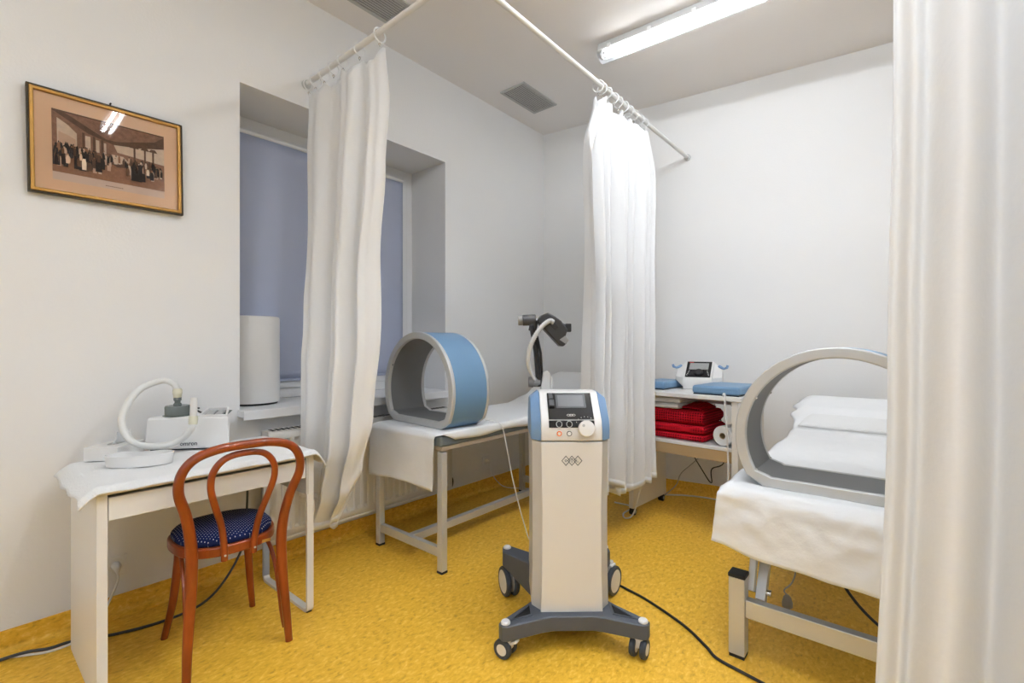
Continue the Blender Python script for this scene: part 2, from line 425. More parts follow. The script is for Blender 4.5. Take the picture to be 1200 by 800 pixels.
# ------------------------------------------------------------------ curtain rods, rings, curtains
RZ = 2.79
def rod(name, label, p0, p1, ends):
    t = thing(name, label, 'curtain rod', p0)
    d = Vector(p1)-Vector(p0)
    m = MB(); m.cyl((0, 0, 0), d, .0145, 20); m.build('pole', M['whitem'], t)
    for e in ends:
        q = d if e else Vector((0, 0, 0)); u = d.normalized()*(-1 if e else 1)
        m = MB(); m.cyl(q, q+u*.012, .026, 20); m.cyl(q+u*.012, q+u*.03, .019, 20); m.build('wall_flange', M['alu'], t)
    return t
rod('curtain_rod', 'white curtain rod running out from the left wall above the window', (XL+.001, 1.39, RZ), (XR-.001, 1.39, RZ), (0, 1))
rod('curtain_rod', 'white curtain rod running back to the far wall between the couches', (-1.427, 1.405, RZ), (-1.427, backy(-1.427)-.003, RZ), (1,))

def ring_proto():
    t = thing('curtain_ring', 'white plastic curtain ring on the rod', 'curtain ring')
    m = MB(); m.tube([(.0, .034*math.cos(a), .034*math.sin(a)) for a in [2*PI*k/28 for k in range(28)]], .0034, 8, closed=True); m.build('hoop', M['pvc'], t)
    m = MB(); m.tube([(0, 0, -.035), (0, .006, -.044), (0, 0, -.056), (0, -.006, -.046), (0, 0, -.036)], .0022, 6); m.build('clip', M['chrome'], t)
    return t
RP = ring_proto(); used = [False]
def place_ring(x, y, rz, label, group):
    o = RP if not used[0] else copy_tree(RP); used[0] = True
    o.location = (x, y, RZ-.0165); o.rotation_euler = (0, 0, rz); o['label'] = label; o['group'] = group
    return o

def curtain(name, label, fixed, axis, L, R, top, bot, folds, amp, hooks, nu=240, nv=90, drift=None, corner=0):
    """cloth hung below a rod. axis 'x' or 'y'; L(t), R(t): ends along the rod; bot(s): hem height"""
    def fn(u, v):
        t = v; a = lerp(L, t)+(lerp(R, t)-lerp(L, t))*(u+.012*math.sin(u*2*PI*5+1)*t)
        o_ = 0
        for n_, ph, k in folds:
            q = 2*PI*(n_*u+ph)+1.1*math.sin(2*PI*u+ph*5)+.5*nz(u*3, t*1.1, ph)
            o_ += k*math.sin(q+.55*math.sin(q))
        o_ *= lerp(amp, t)
        o_ += .012*nz(u*6, t*3, 4)*min(1, t*4)
        if drift: o_ += drift(u, t)
        zt = top+.0
        dmin = min(abs(u-h) for h in hooks); gap = .5/len(hooks)
        zt -= .045*min(1, (dmin/gap)**1.3)*1.0
        if corner and u < hooks[0]: zt -= corner*(1-u/hooks[0])
        z = zt+(bot(u)-zt)*t
        z += .006*nz(u*5, t*9, 2)
        return (a, fixed+o_, z) if axis == 'x' else (fixed+o_, a, z)
    m = MB(); m.grid(nu, nv, fn)
    p = fn(.5, 1); loc = (p[0], p[1], min(q[2] for q in m.v))
    o = m.build(name, M['curtain'], smooth=180, solid=.0016, loc=loc)
    tag(o, label, 'curtain')
    # hem, slightly thicker cloth
    m = MB(); m.grid(nu, 3, lambda u, v: (lambda p: p)(fn(u, .985+.015*v)))
    h = m.build('hem', M['curtain'], o, smooth=180, solid=.004); 
    me = h.data
    for vv in me.vertices: vv.co -= Vector(loc)
    return fn
def tooth(tab):
    def f(u):
        for (a, z) in tab:
            if u <= a: return z
        return tab[-1][1]
    return f
hk = [.035, .14, .27, .40, .53, .74, .975]
def botL(u): return lerp([(0, .40), (.22, .40), (.30, .38), (.36, .30), (.5, .28), (.78, .25), (.9, .30), (1, .42)], u)
curtain('curtain', 'white curtain hanging against the window, gathered at the left wall', 1.39, 'x',
        [(0, -2.755), (.12, -2.75), (.5, -2.67), (.62, -2.635), (1, -2.63)],
        [(0, -2.005), (.1, -1.985), (.25, -2.02), (.45, -2.08), (.62, -2.06), (.8, -2.10), (.92, -2.19), (1, -2.30)],
        2.722, botL, [(3, .1, .6), (5, .4, .45), (1.5, .7, .5)], [(0, .02), (.15, .035), (.6, .045), (1, .055)], hk,
        drift=lambda u, t: -.085*min(1, t*1.5)**1.5*(1-u)**.6-.05*t*t*u, corner=.05)
for h in hk: place_ring(-2.765+(h*.76), 1.39, .25*nz(h*9), 'white ring on the left rod holding the window curtain', 'rings on the left curtain rod')
hk2 = [.045, .11, .20, .32, .42, .53, .64, .74, .88, .985]
def botM(u):
    return lerp([(0, .36), (.15, .35), (.26, .33), (.3, .37), (.42, .36), (.46, .31), (.52, .27), (.58, .31), (.72, .28), (.78, .34), (1, .33)], u)+.012*math.sin(u*40)
curtain('curtain', 'white pleated curtain hanging between the two couches, behind the tall device', -1.427, 'y',
        [(0, 2.47), (.12, 2.38), (.5, 2.43), (1, 2.40)], [(0, 3.14), (.12, 3.20), (.5, 3.09), (1, 3.07)],
        2.722, botM, [(8, .1, .68), (5, .35, .5), (17, .6, .16)], [(0, .035), (.2, .055), (.6, .062), (1, .070)], hk2, nu=460,
        drift=lambda u, t: -.02*t*(1-u)+.07*u*u*t**.5, corner=.10)
for h in hk2: place_ring(-1.427, 2.47+h*.67, PI/2+.3*nz(h*11), 'white ring on the long rod holding the pleated middle curtain', 'rings on the long curtain rod')
hk3 = [.02, .12, .22, .35, .5, .65, .8, .97]
curtain('curtain', 'large white curtain in the right foreground, cut by the right edge', 1.40, 'x',
        [(0, -.03), (.3, -.035), (.6, -.048), (1, -.08)], [(0, .78), (1, .80)],
        2.722, lambda u: .12+.015*math.sin(u*14), [(4.2, .05, .75), (8.4, .3, .32)], [(0, .045), (.3, .055), (1, .06)], hk3,
        drift=lambda u, t: -.03*t*(1-u))
for h in hk3: place_ring(-.03+h*.8, 1.39, .1, 'white ring over the right foreground curtain, above the frame', 'rings over the right curtain')

# ------------------------------------------------------------------ framed print on the left wall
pc = thing('framed_picture', 'framed sepia print of a crowd in a colonnade, gold frame on left wall', 'picture', (XL+.022, .4875, 1.868), 0, tilt=(math.radians(1.0), math.radians(.9)))
pw, ph = .54, .44
# local: y along wall, z up, x towards the room
def rect(a0, a1, b0, b1): return [(a0, b0), (a1, b0), (a1, b1), (a0, b1)]
m = MB(); m.annulus(rect(-pw/2, pw/2, 0, ph), rect(-pw/2+.008, pw/2-.008, .008, ph-.008), -.012, .010, 'x'); m.build('outer_moulding', M['golddark'], pc, bevel=.002)
m = MB(); m.annulus(rect(-pw/2+.008, pw/2-.008, .008, ph-.008), rect(-pw/2+.022, pw/2-.022, .022, ph-.022), -.012, .014, 'x'); m.build('gold_frame', M['gold'], pc, bevel=.004, bseg=3)
m = MB(); m.box(-.012, .0, -pw/2+.02, pw/2-.02, .02, ph-.02); m.build('mount', M['matb'], pc)
sepia = [mat('sepia_%s' % n, c, .9, var=v, vscale=s) for n, c, v, s in (
    ('paper', (.72, .48, .32), .1, 30), ('mid', (.34, .17, .10), .5, 60), ('brown', (.38, .18, .09), .3, 60), ('dark', (.03, .018, .014), .2, 60),
    ('pale', (.78, .60, .44), .2, 50), ('deep', (.16, .08, .045), .5, 50), ('margin', (.80, .60, .47), .05, 30))]
pr_ = MB(); A0, A1, B0, B1 = -.195, .195, .085, .362
W_ = A1-A0; H_ = B1-B0
def P2(poly, mi, d): # poly in 0..1 print space
    pr_.add([(d, A0+a*W_, B0+b*H_) for a, b in poly], [tuple(range(len(poly)))], mi)
def R2(a0, a1, b0, b1, mi, d): P2([(a0, b0), (a1, b0), (a1, b1), (a0, b1)], mi, d)
R2(0, 1, -.06, 1, 6, .0006)
R2(0, 1, .06, 1, 1, .0010)
P2([(.55, .55), (1, .5), (1, 1), (.42, 1)], 4, .0013)                      # pale sky to the right
P2([(.0, .98), (.3, .74), (.52, .66), (.75, .70), (1, .78), (1, 1), (0, 1)], 5, .0016)   # ceiling beams
P2([(.1, .98), (.45, .72), (.55, .72), (.9, .86), (1, .98)], 1, .0018)
P2([(0, .06), (1, .06), (1, .22), (.5, .34), (0, .30)], 2, .0020)          # floor
P2([(.04, .46), (.2, .50), (.2, .70), (.13, .80), (.04, .88)], 4, .0022)   # arcade opening
P2([(.05, .48), (.19, .5), (.19, .6), (.14, .64), (.05, .68)], 0, .0024)
for a, b in ((.27, .045), (.36, .03), (.43, .02)):
    R2(a, a+b, .48, .70-(a-.27)*.3, 4, .0022); R2(a-.025, a-.005, .44, .74-(a-.27)*.3, 5, .0024)
for a in (.70, .80, .88):
    R2(a, a+.018, .42, .68, 5, .0024); P2([(a-.035, .68), (a+.053, .68), (a+.03, .73), (a-.01, .73)], 5, .0025)
P2([(.46, .40), (.64, .36), (.66, .42), (.60, .50), (.50, .50)], 4, .0026)
P2([(.47, .36), (.55, .31), (.64, .33), (.66, .39), (.56, .37)], 5, .0028)
rr = random.Random(3)
for k in range(190):
    a = .03+.94*rr.random(); front = rr.random()
    b = .30+.12*rr.random()-.05*a if front < .8 else .14+.1*rr.random()
    if .48 < a < .62 and b < .34: continue
    h = (.13 if b > .27 else .19)*(.8+.4*rr.random()); w_ = .011*(.8+.5*rr.random())*(1 if b > .27 else 1.35)
    mi = rr.choice([3, 3, 5, 2, 4 if a > .25 else 3, 0]); d = .003+.0001*k*.2+(.45-b)*.002
    P2([(a-w_, b), (a+w_, b), (a+w_*1.1, b+h*.5), (a+w_*.6, b+h*.8), (a-w_*.6, b+h*.8), (a-w_*1.1, b+h*.5)], mi, d)
    P2([(a+w_*.45*math.cos(t), b+h*.88+h*.1*math.sin(t)) for t in [2*PI*q/6 for q in range(6)]], 3 if rr.random() < .6 else 2, d+.00005)
for a, b, h in ((.03, .16, .34), (.2, .15, .36), (.24, .14, .35), (.38, .17, .28), (.70, .14, .30), (.745, .14, .28), (.78, .15, .27)):
    P2([(a-.028, b), (a+.03, b), (a+.026, b+h*.6), (a+.015, b+h*.84), (a-.015, b+h*.84), (a-.026, b+h*.6)], 3, .0056)
    P2([(a+.011*math.cos(t), b+h*.9+h*.09*math.sin(t)) for t in [2*PI*q/7 for q in range(7)]], 3, .0057)
for k in range(9): R2(.44+k*.018, .453+k*.018, -.025, -.012, 1, .0012)     # faint caption line
pr_.build('print', sepia, pc, smooth=0)
m = MB(); m.add([(.0068, -pw/2+.021, .021), (.0068, pw/2-.021, .021), (.0068, pw/2-.021, ph-.021), (.0068, -pw/2+.021, ph-.021)], [(0, 1, 2, 3)]); m.build('glass', M['glass'], pc)
m = MB(); m.tube([(-.01, 0, ph-.004), (-.014, 0, ph+.012)], .003, 8); m.cyl((-.016, 0, ph+.012), (-.004, 0, ph+.012), .0035, 10); m.build('hanging_nail', M['dark'], pc)

# ------------------------------------------------------------------ white desk
dk = thing('desk', 'narrow white desk by the left wall under a white towel', 'desk', (-2.365, .71, 0))
def dloc(x, y): return x+2.365, y-.71
m = MB(); m.box(-.255, .255, -.38, -.35, 0, .722); m.build('side_panel', M['white'], dk, bevel=.002)
m = MB(); m.box(-.255, .255, -.38, .375, .722, .742); m.build('tabletop', M['white'], dk, bevel=.002)
m = MB(); m.box(.237, .255, -.348, .345, .632, .712)
dr = m.build('drawer', M['white'], dk, bevel=.002)
m = MB(); m.box(-.2, .236, -.34, -.33, .645, .70); m.box(-.2, .236, .33, .34, .645, .70); m.box(-.2, .236, -.33, .33, .64, .648); m.box(-.205, -.195, -.34, .34, .645, .7); m.build('drawer_box', M['white'], dr)
m = MB(); m.box(-.255, -.243, -.35, .35, .60, .7215); m.build('back_rail', M['white'], dk)
m = MB(); m.box(-.255, .255, .3475, .360, .555, .7215); m.build('side_bracket', M['devside'], dk, bevel=.001)
def uleg():
    pts = []; x0, x1, z1 = -.24, .24, .722; r = .03; m = MB()
    path = [(x0, z1), (x0, r)]+[(x0+r-r*math.cos(a), r-r*math.sin(a)) for a in [PI/2*k/5 for k in range(1, 6)]]+[(x1-r+r*math.sin(a), r-r*math.cos(a)) for a in [PI/2*k/5 for k in range(0, 5)]]+[(x1, r), (x1, z1)]
    th = .014; n = len(path); inner = []
    for i, (x, z) in enumerate(path):
        a = path[max(i-1, 0)]; b = path[min(i+1, n-1)]; dx, dz = b[0]-a[0], b[1]-a[1]; l = math.hypot(dx, dz); inner.append((x-dz/l*th, z+dx/l*th))
    for i in range(n-1):
        q = [path[i], path[i+1], inner[i+1], inner[i]]
        m.prism(q, .3605, .3905)
    return m
uleg().build('leg_frame', M['whitem'], dk, bevel=0)
for x in (-.2, .2):
    m = MB(); m.box(x-.03, x+.03, .364, .388, .0, .0035); m.build('glide', M['rubber'], dk)

def towel_fn(u, v):
    # x across desk (wall -> room), y along desk
    y = -.425+.855*u+.012*nz(v*4, 3)*1.2; x = -.262+.545*v
    if u < .02: y -= .004
    z = .746
    ex = max(0, x-.252); ey = max(0, -y-.378); eyr = max(0, y-.378)
    z -= min(.5*ey+6*ey*ey, .06)+min(.35*eyr+16*eyr*eyr, .075)+min(.8*ex, .02)
    z += .003*nz(u*9, v*7, 1)+.0015*nz(u*25, v*18)+.002
    if ex > 0: z += .004
    z = max(z, .7455) if (ex == 0 and ey == 0 and eyr == 0) else z
    if v > .97: x -= .002*(.5+.5*math.sin(u*24))
    return (x, y, z)
m = MB(); m.grid(90, 60, towel_fn); tw = m.build('towel', M['towel'], smooth=180, solid=.006); tw.location = (-2.365, .71, .004)
# shift to keep above the table
tag(tw, 'white towelling cloth spread over the desk top', 'towel')

# ------------------------------------------------------------------ nebuliser on the desk
TZ = .758
ang = math.atan2(.28, .23)
nb = thing('nebuliser', 'white nebuliser unit with logo and hose on the desk', 'medical device', (-2.575, .757, TZ), ang)
# local x along the front (left -> right), -y towards the camera
def tap(m, x0, x1, y0, y1, z0, z1, t, mi=0):
    vs = [(x0, y0, z0), (x1, y0, z0), (x1-.06, y1, z0), (x0+.02, y1, z0), (x0+t, y0+t, z1), (x1-t*.6, y0+t, z1), (x1-.06-t*.6, y1-t, z1), (x0+.02+t, y1-t, z1)]
    m.add(vs, [(0, 3, 2, 1), (4, 5, 6, 7), (0, 1, 5, 4), (1, 2, 6, 5), (2, 3, 7, 6), (3, 0, 4, 7)], mi)
m = MB(); tap(m, -.183, .175, -.075, .065, .006, .150, .010)
nbody = m.build('body', M['white'], nb, bevel=.012, bseg=4)
TR = Matrix.Translation((0, -.06, .142)) @ Matrix.Rotation(math.radians(13), 4, 'X') @ Matrix.Translation((0, .06, -.142))
m = MB(); m.annulus([(.035, -.058), (.158, -.058), (.128, .05), (.035, .05)], [(.044, -.049), (.148, -.049), (.121, .041), (.044, .041)], .120, .156, 'z', T=TR); m.build('compartment_rim', M['white'], nb, bevel=.004)
m = MB(); m.box(.045, .146, -.048, .04, .140, .142, T=TR); m.box(.05, .085, -.03, .03, .142, .147, mi=1, T=TR); m.box(.095, .125, -.035, .02, .142, .150, mi=1, T=TR); m.build('accessories', [M['smoke'], M['gcable']], nb, bevel=.002)
m = MB(); m.box(-.16, .165, -.06, .0, 0, .007); m.build('foot', M['rubber'], nb)
m = MB(); m.lathe([(.056, .1495), (.058, .153), (.050, .155), (.050, .192), (.047, .197), (.016, .198), (.016, .205), (.012, .209), (.012, .218), (.0155, .220), (.0155, .234)], T=Matrix.Translation((-.072, -.008, 0)))
m.build('nebuliser_cup', M['smoke'], nb)
m = MB(); m.tube([(-.03, 0, .180), (.0, .0, .182), (.02, -.01, .182)], .004, 8); m.tube([(-.03, .01, .168), (.0, .01, .170), (.025, .0, .16)], .0045, 8); m.build('cup_handle', M['black'], nb)
# corrugated hose loop: up out of the cup, round to the left, down in front, up to the mouthpiece
hp = spline([(-.072, -.008, .262), (-.085, -.012, .296), (-.130, -.022, .313), (-.188, -.068, .285), (-.206, -.132, .230), (-.202, -.185, .165), (-.180, -.205, .109), (-.146, -.208, .068), (-.100, -.193, .047), (-.028, -.181, .049), (.021, -.170, .072), (.053, -.165, .111), (.058, -.157, .135)], 15)
rad = [.0148 if (i % 2) else .0125 for i in range(len(hp))]
m = MB(); m.tube(hp, rad, 14); m.build('hose', M['hose'], nb, smooth=80)
m = MB(); m.lathe([(.014, .232), (.0165, .236), (.0175, .250), (.019, .252), (.019, .270), (.015, .276)], T=Matrix.Translation((-.072, -.008, 0))); m.build('connector', M['ivory'], nb)
m = MB(); m.tube([(.057, -.158, .130), (.058, -.156, .150), (.058, -.155, .166)], [.0170, .0185, .0165], 16); m.build('connector', M['ivory'], nb)
m = MB(); m.tube([(.058, -.155, .164), (.058, -.154, .172), (.058, -.150, .246)], [.012, .0145, .0135], 16); m.build('mouthpiece', M['white'], nb)
def text_obj(name, body, size, mt, parent, loc, rx=PI/2, rz=0, ext=.0004, bold=0.0, ry=0):
    cu = bpy.data.curves.new(name, 'FONT'); cu.body = body; cu.size = size; cu.extrude = ext; cu.align_x = 'CENTER'; cu.align_y = 'CENTER'; cu.offset = bold; cu.resolution_u = 3
    tmp = bpy.data.objects.new(name+'_tmp', cu); C.objects.link(tmp); bpy.context.view_layer.update()
    me = bpy.data.meshes.new_from_object(tmp.evaluated_get(bpy.context.evaluated_depsgraph_get()))
    bpy.data.objects.remove(tmp); me.materials.clear(); me.materials.append(mt)
    o = bpy.data.objects.new(name, me); C.objects.link(o); o.parent = parent; o.location = loc; o.rotation_euler = (rx, ry, rz)
    return o
text_obj('logo_lettering', 'omron', .026, M['gnd'], nb, (.004, -.0745, .03), rx=math.radians(85), bold=.0006)
# power cable from the nebuliser, down the wall behind the desk
# dish
def kidney(r, n=48):
    out = []
    for k in range(n):
        t = 2*PI*k/n; x = .118*math.cos(t); y = .062*math.sin(t)
        y -= .030*math.exp(-(x/.05)**2)*(1 if y > 0 else .0)
        out.append((x*r, y*r))
    return out
kd = thing('kidney_dish', 'white shallow kidney dish on the desk towel', 'dish', (-2.375, .505, TZ), math.radians(56))
m = MB(); o1 = kidney(.94); o2 = kidney(1.0); i1 = kidney(.97); i0 = kidney(.9); n = len(o1)
vs = [(a, b, 0) for a, b in o1]+[(a, b, .042) for a, b in o2]+[(a, b, .042) for a, b in i1]+[(a, b, .003) for a, b in i0]
fs = [tuple(range(n))]
for l in range(3):
    for i in range(n): fs.append((l*n+i, l*n+(i+1) % n, (l+1)*n+(i+1) % n, (l+1)*n+i))
fs.append(tuple(3*n+i for i in range(n))); m.add(vs, fs); m.build('bowl', M['white'], kd)
m = MB(); pts = [(a, b, .042) for a, b in kidney(.985)]; m.tube(pts, .002, 8, closed=True); m.build('rolled_rim', M['white'], kd)
# tissue box
tb = thing('tissue_box', 'flat white tissue box with a tissue pulled out, left end of desk', 'tissue box', (-2.612, .462, TZ), math.radians(48))
m = MB(); m.box(-.062, .062, -.075, .105, 0, .055); m.build('carton', M['white'], tb, bevel=.002)
m = MB(); m.lathe([(.0, .0555), (.022, .0556), (.022, .0562), (0, .0563)], 20, T=Matrix.Translation((0, .02, 0)) @ Matrix.Diagonal((1, 2, 1, 1))); m.build('slot', M['gcable'], tb)
def tis(u, v):
    a = (u-.5)*.11*(.6+.6*v); return (.012*math.sin(u*9+v*2)+.02*v, .02+a+.02*v, .052+.055*v*(.75+.25*math.sin(u*7)))
m = MB(); m.grid(20, 10, tis); m.build('tissue', M['sheet'], tb, smooth=180, solid=.001)

# ------------------------------------------------------------------ bentwood chair
ch = thing('bentwood_chair', 'cherry-red bentwood chair with blue dotted seat, tucked at the desk', 'chair', (-2.19, .755, 0), math.radians(-3))
# local: back at +x, front at -x
CR = .0155
def chair_hoop(side_pts, r0):
    return spline(side_pts, 10)
half = [(.185, .182, .0), (.172, .176, .12), (.163, .165, .28), (.160, .160, .42), (.170, .166, .52), (.190, .185, .62), (.215, .212, .71), (.226, .205, .78), (.232, .165, .828), (.238, .09, .852), (.24, 0, .856)]
path = [(x, -y, z) for x, y, z in half]+[(x, y, z) for x, y, z in half[-2::-1]]
pp = spline(path, 8)
def rad_at(z): return .0145 if z < .02 else (.0145+.006*min(1, z/.35) if z < .45 else .0205-.0038*min(1, (z-.45)/.3))
m = MB(); m.tube(pp, [rad_at(p.z) for p in pp], 14); m.build('back_hoop', M['chair'], ch)
half = [(.162, .052, .405), (.165, .054, .46), (.178, .068, .55), (.198, .096, .64), (.214, .112, .71), (.222, .104, .77), (.227, .065, .812), (.229, 0, .823)]
path = [(x, -y, z) for x, y, z in half]+[(x, y, z) for x, y, z in half[-2::-1]]
pp = spline(path, 8)
m = MB(); m.tube(pp, .0125, 12); m.build('inner_hoop', M['chair'], ch)
# seat ring: slightly squared round
def seatring(r, dz=0, n=56):
    out = []
    for k in range(n):
        t = 2*PI*k/n; c, s_ = math.cos(t), math.sin(t)
        q = (abs(c)**2.5+abs(s_)**2.5)**(-1/2.5)
        out.append((-.03+r*q*c*1.0, r*q*s_*(1.0-.06*c)))
    return out
m = MB(); m.annulus(seatring(.187), seatring(.150), .418, .458, 'z'); m.build('seat_frame', M['chair'], ch, bevel=.008, bseg=3)
m = MB(); n = 56
ring = []
for r, z in ((.168, .452), (.176, .462), (.176, .474), (.165, .486), (.13, .494), (.07, .498), (.01, .499)): ring.append([(a, b, z) for a, b in seatring(r)])
vs = [p for rg in ring for p in rg]; fs = [(l*n+i, l*n+(i+1) % n, (l+1)*n+(i+1) % n, (l+1)*n+i) for l in range(len(ring)-1) for i in range(n)]
fs += [tuple(range(n-1, -1, -1)), tuple((len(ring)-1)*n+i for i in range(n))]
m.add(vs, fs); m.build('seat_cushion', M['seat'], ch, smooth=60)
for s in (-1, 1):
    pts = spline([(-.150, s*.128, .43), (-.160, s*.136, .3), (-.178, s*.150, .15), (-.212, s*.172, 0)], 8)
    m = MB(); m.tube(pts, [.019-.006*i/(len(pts)-1) for i in range(len(pts))], 14); m.build('leg', M['chair'], ch)
    # curved brace between front leg and rear leg
    pts = spline([(-.140, s*.128, .404), (-.07, s*.145, .404), (.02, s*.158, .375), (.08, s*.164, .30), (.112, s*.168, .20), (.138, s*.171, .10), (.158, s*.174, .05)], 8)
    m = MB(); m.tube(pts, .0085, 10); m.build('brace', M['chair'], ch)
    m = MB(); m.cyl((.172, s*.053, .428), (.177, s*.053, .428), .004, 12); m.build('screw', M['alu'], ch)
m = MB(); m.box(.1585, .1597, .085, .118, .430, .442); m.build('maker_plate', M['gold'], ch)

# ------------------------------------------------------------------ white cylinder on the sill
cy = thing('cylindrical_appliance', 'tall plain white cylinder standing on the window sill', 'appliance', (-3.005, 1.185, .885))
m = MB(); m.lathe([(.128, .0), (.13, .006), (.13, .012)], 48); m.build('base', M['rubber'], cy)
m = MB(); m.lathe([(.138, .012), (.140, .02), (.140, .505), (.137, .514), (.128, .518), (0, .519)], 64); m.build('shell', M['whitem'], cy)

# ------------------------------------------------------------------ radiator
rd = thing('radiator', 'cream panel radiator under the window behind the desk', 'radiator', (-2.70, 1.80, .17))
yl, yr = -.68, .66; hh = .59
m = MB()
nn = 26
# corrugated front panel
prof = []
for i in range(nn):
    y0 = yl+.03+i*(yr-yl-.06)/nn; p_ = (yr-yl-.06)/nn
    prof += [(y0, 0), (y0+p_*.28, 0), (y0+p_*.42, -.011), (y0+p_*.86, -.011)]
prof = [(yl, 0)]+prof+[(yr, 0)]
zs = [0, .04, .055, hh-.055, hh-.04, hh]; ks = [0, 0, 1, 1, 0, 0]
vs = [(.045+d*k, y, z) for z, k in zip(zs, ks) for y, d in prof]; n = len(prof)
m.add(vs, [(j*n+i, j*n+i+1, (j+1)*n+i+1, (j+1)*n+i) for j in range(5) for i in range(n-1)])
m.build('front_panel', M['rad'], rd, smooth=25, solid=.003)
m = MB(); m.box(-.045, -.03, yl, yr, 0, hh); m.build('rear_panel', M['rad'], rd, bevel=.003)
for yy in (yl, yr-.004):
    m = MB(); m.box(-.046, .048, yy, yy+.004, .0, hh); m.build('side_cover', M['rad'], rd, bevel=.001)
m = MB(); m.box(-.046, .048, yl, yr, hh, hh+.004)
for i in range(44):
    y0 = yl+.03+i*.0295
    m.box(-.03, .03, y0, y0+.018, hh+.004, hh+.0052, mi=1)
m.build('top_grille', [M['rad'], M['dark']], rd)
m = MB(); m.box(.03, .05, yl, yr, -.012, .004); m.build('bottom_edge', M['rad'], rd, bevel=.004)
m = MB(); m.cyl((0, yr, hh-.035), (0, yr+.035, hh-.035), .010, 16); m.build('pipe_union', M['chrome'], rd)
m = MB(); m.cyl((0, yr+.034, hh-.035), (0, yr+.085, hh-.035), .019, 20); m.cyl((0, yr+.085, hh-.035), (0, yr+.094, hh-.035), .015, 20); m.build('thermostat_valve', M['pvc'], rd, bevel=.002)
m = MB(); m.tube(spline([(0, yr, .04), (0, yr+.04, .04), (-.005, yr+.05, .0), (-.02, yr+.05, -.03), (-.07, yr+.05, -.035)], 6), .009, 12); m.cyl((0, yr, .04), (0, yr+.025, .04), .014, 12); m.build('return_pipe', M['black'], rd)
for yy in (-.5, .48):
    m = MB(); m.box(-.0785, -.045, yy, yy+.02, .02, hh-.05); m.build('wall_bracket', M['rad'], rd)

# ------------------------------------------------------------------ wall sockets with plugs
def socket(y, z, two, label):
    t = thing('wall_socket', label, 'socket', (XL, y, z))
    m = MB(); m.box(.0005, .009, -.042, .042 if not two else .112, -.042, .042); m.build('plate', M['pvc'], t, bevel=.003)
    m = MB(); m.cyl((.009, 0, 0), (.0115, 0, 0), .03, 28); m.build('socket_well', M['white'], t)
    if two:
        m = MB(); m.cyl((.009, .07, 0), (.0115, .07, 0), .03, 28); m.build('socket_well', M['white'], t)
    return t
socket(.50, .235, False, 'white wall socket with a plug, seen beside the desk panel')
socket(2.96, .245, False, 'cream wall socket with a plug under the left couch')
def plug(loc, mt, pts, label, rad=.0035, name='power_cable'):
    """plug body at loc on the wall, cable through pts"""
    t = thing(name, label, 'cable', loc)
    m = MB(); m.tube([(0, 0, 0), (.02, 0, 0), (.03, 0, -.006), (.034, 0, -.022)], [.018, .018, .014, .007], 14); m.build('plug', mt, t, smooth=50)
    q = [Vector((.034, 0, -.02))]+[Vector(p)-Vector(loc) for p in pts]
    m = MB(); m.tube(spline(q, 8), rad, 8); m.build('cord', mt, t)
    return t
plug((XL+.0117, .50, .235), M['wcable'], [(-2.735, .50, .17), (-2.735, .46, .07), (-2.70, .42, .02), (-2.66, .35, .005), (-2.655, .27, .005), (-2.70, .20, .005), (-2.735, .14, .005), (-2.73, .02, .005), (-2.70, -.3, .005)],
     'white cable from the socket behind the desk, trailing left over the floor', .0048)
plug((XL+.0117, 2.96, .245), M['wcable'], [(-2.73, 2.98, .16), (-2.70, 3.02, .075), (-2.64, 3.08, .02), (-2.5, 3.22, .005), (-2.2, 3.34, .005), (-1.8, 3.2, .005)],
     'thin white cable from the socket under the left couch')
def cable(label, pts, mt, r=.0045, name='cable', n=10):
    p0 = pts[0]; m = MB(); m.tube(spline([Vector(p)-Vector(p0) for p in pts], n), r, 8)
    o = m.build(name, mt); o.location = p0; return tag(o, label, 'cable')
cable('dark grey cable running along the floor behind the desk', [(-2.66, 1.02, .715), (-2.67, 1.02, .4), (-2.665, 1.0, .2), (-2.63, .90, .06), (-2.58, .78, .006), (-2.555, .62, .006), (-2.60, .46, .006), (-2.67, .34, .006), (-2.66, .27, .0155), (-2.70, .20, .0155), (-2.725, .10, .006), (-2.70, -.1, .006), (-2.6, -.4, .006)], mat('dark_grey_cable', (.05, .06, .07), .5), .006)

# ------------------------------------------------------------------ left treatment couch
lc = thing('treatment_couch', 'left treatment couch with silver legs, standing along the radiator', 'treatment couch', (-2.235, 1.735, 0))
def rp(m, x0, x1, y0, y1, z0, z1, **k): return m.box(x0, x1, y0, y1, z0, z1, **k)
for lx in (-.285, .285):
    for ly in (0, 1.40):
        m = MB(); m.box(lx-.02, lx+.02, ly-.02, ly+.02, .012, .655); lg = m.build('leg', M['alu'], lc, bevel=.004)
        m = MB(); m.box(lx-.0215, lx+.0215, ly-.0215, ly+.0215, 0, .013); m.build('foot_cap', M['rubber'], lg, bevel=.003)
for ly in (0, 1.40):
    m = MB(); m.box(-.265, .265, ly-.015, ly+.015, .085, .135); m.build('cross_rail', M['alu'], lc, bevel=.003)
m = MB(); m.box(-.02, .02, .015, 1.385, .09, .135); m.build('long_rail', M['alu'], lc, bevel=.003)
m = MB(); m.annulus(rect(-.305, .305, -.02, 1.42), rect(-.275, .275, .01, 1.39), .664, .685, 'z'); m.build('top_frame', M['frame_brown'], lc, bevel=.002)
m = MB(); m.box(-.31, .31, -.03, 1.22, .685, .748); m.build('pad', M['pad'], lc, bevel=.015, bseg=4)
def hrz(y): return lerp([(1.22, 0), (1.45, .045), (1.75, .175), (2.0, .215)], y)
m = MB(); n = 12
pv = []
for i in range(n+1):
    y = 1.225+i*.77/n; pv.append((y, .686+hrz(y)))
poly = [(y, z) for y, z in pv]+[(y, z+.06) for y, z in reversed(pv)]
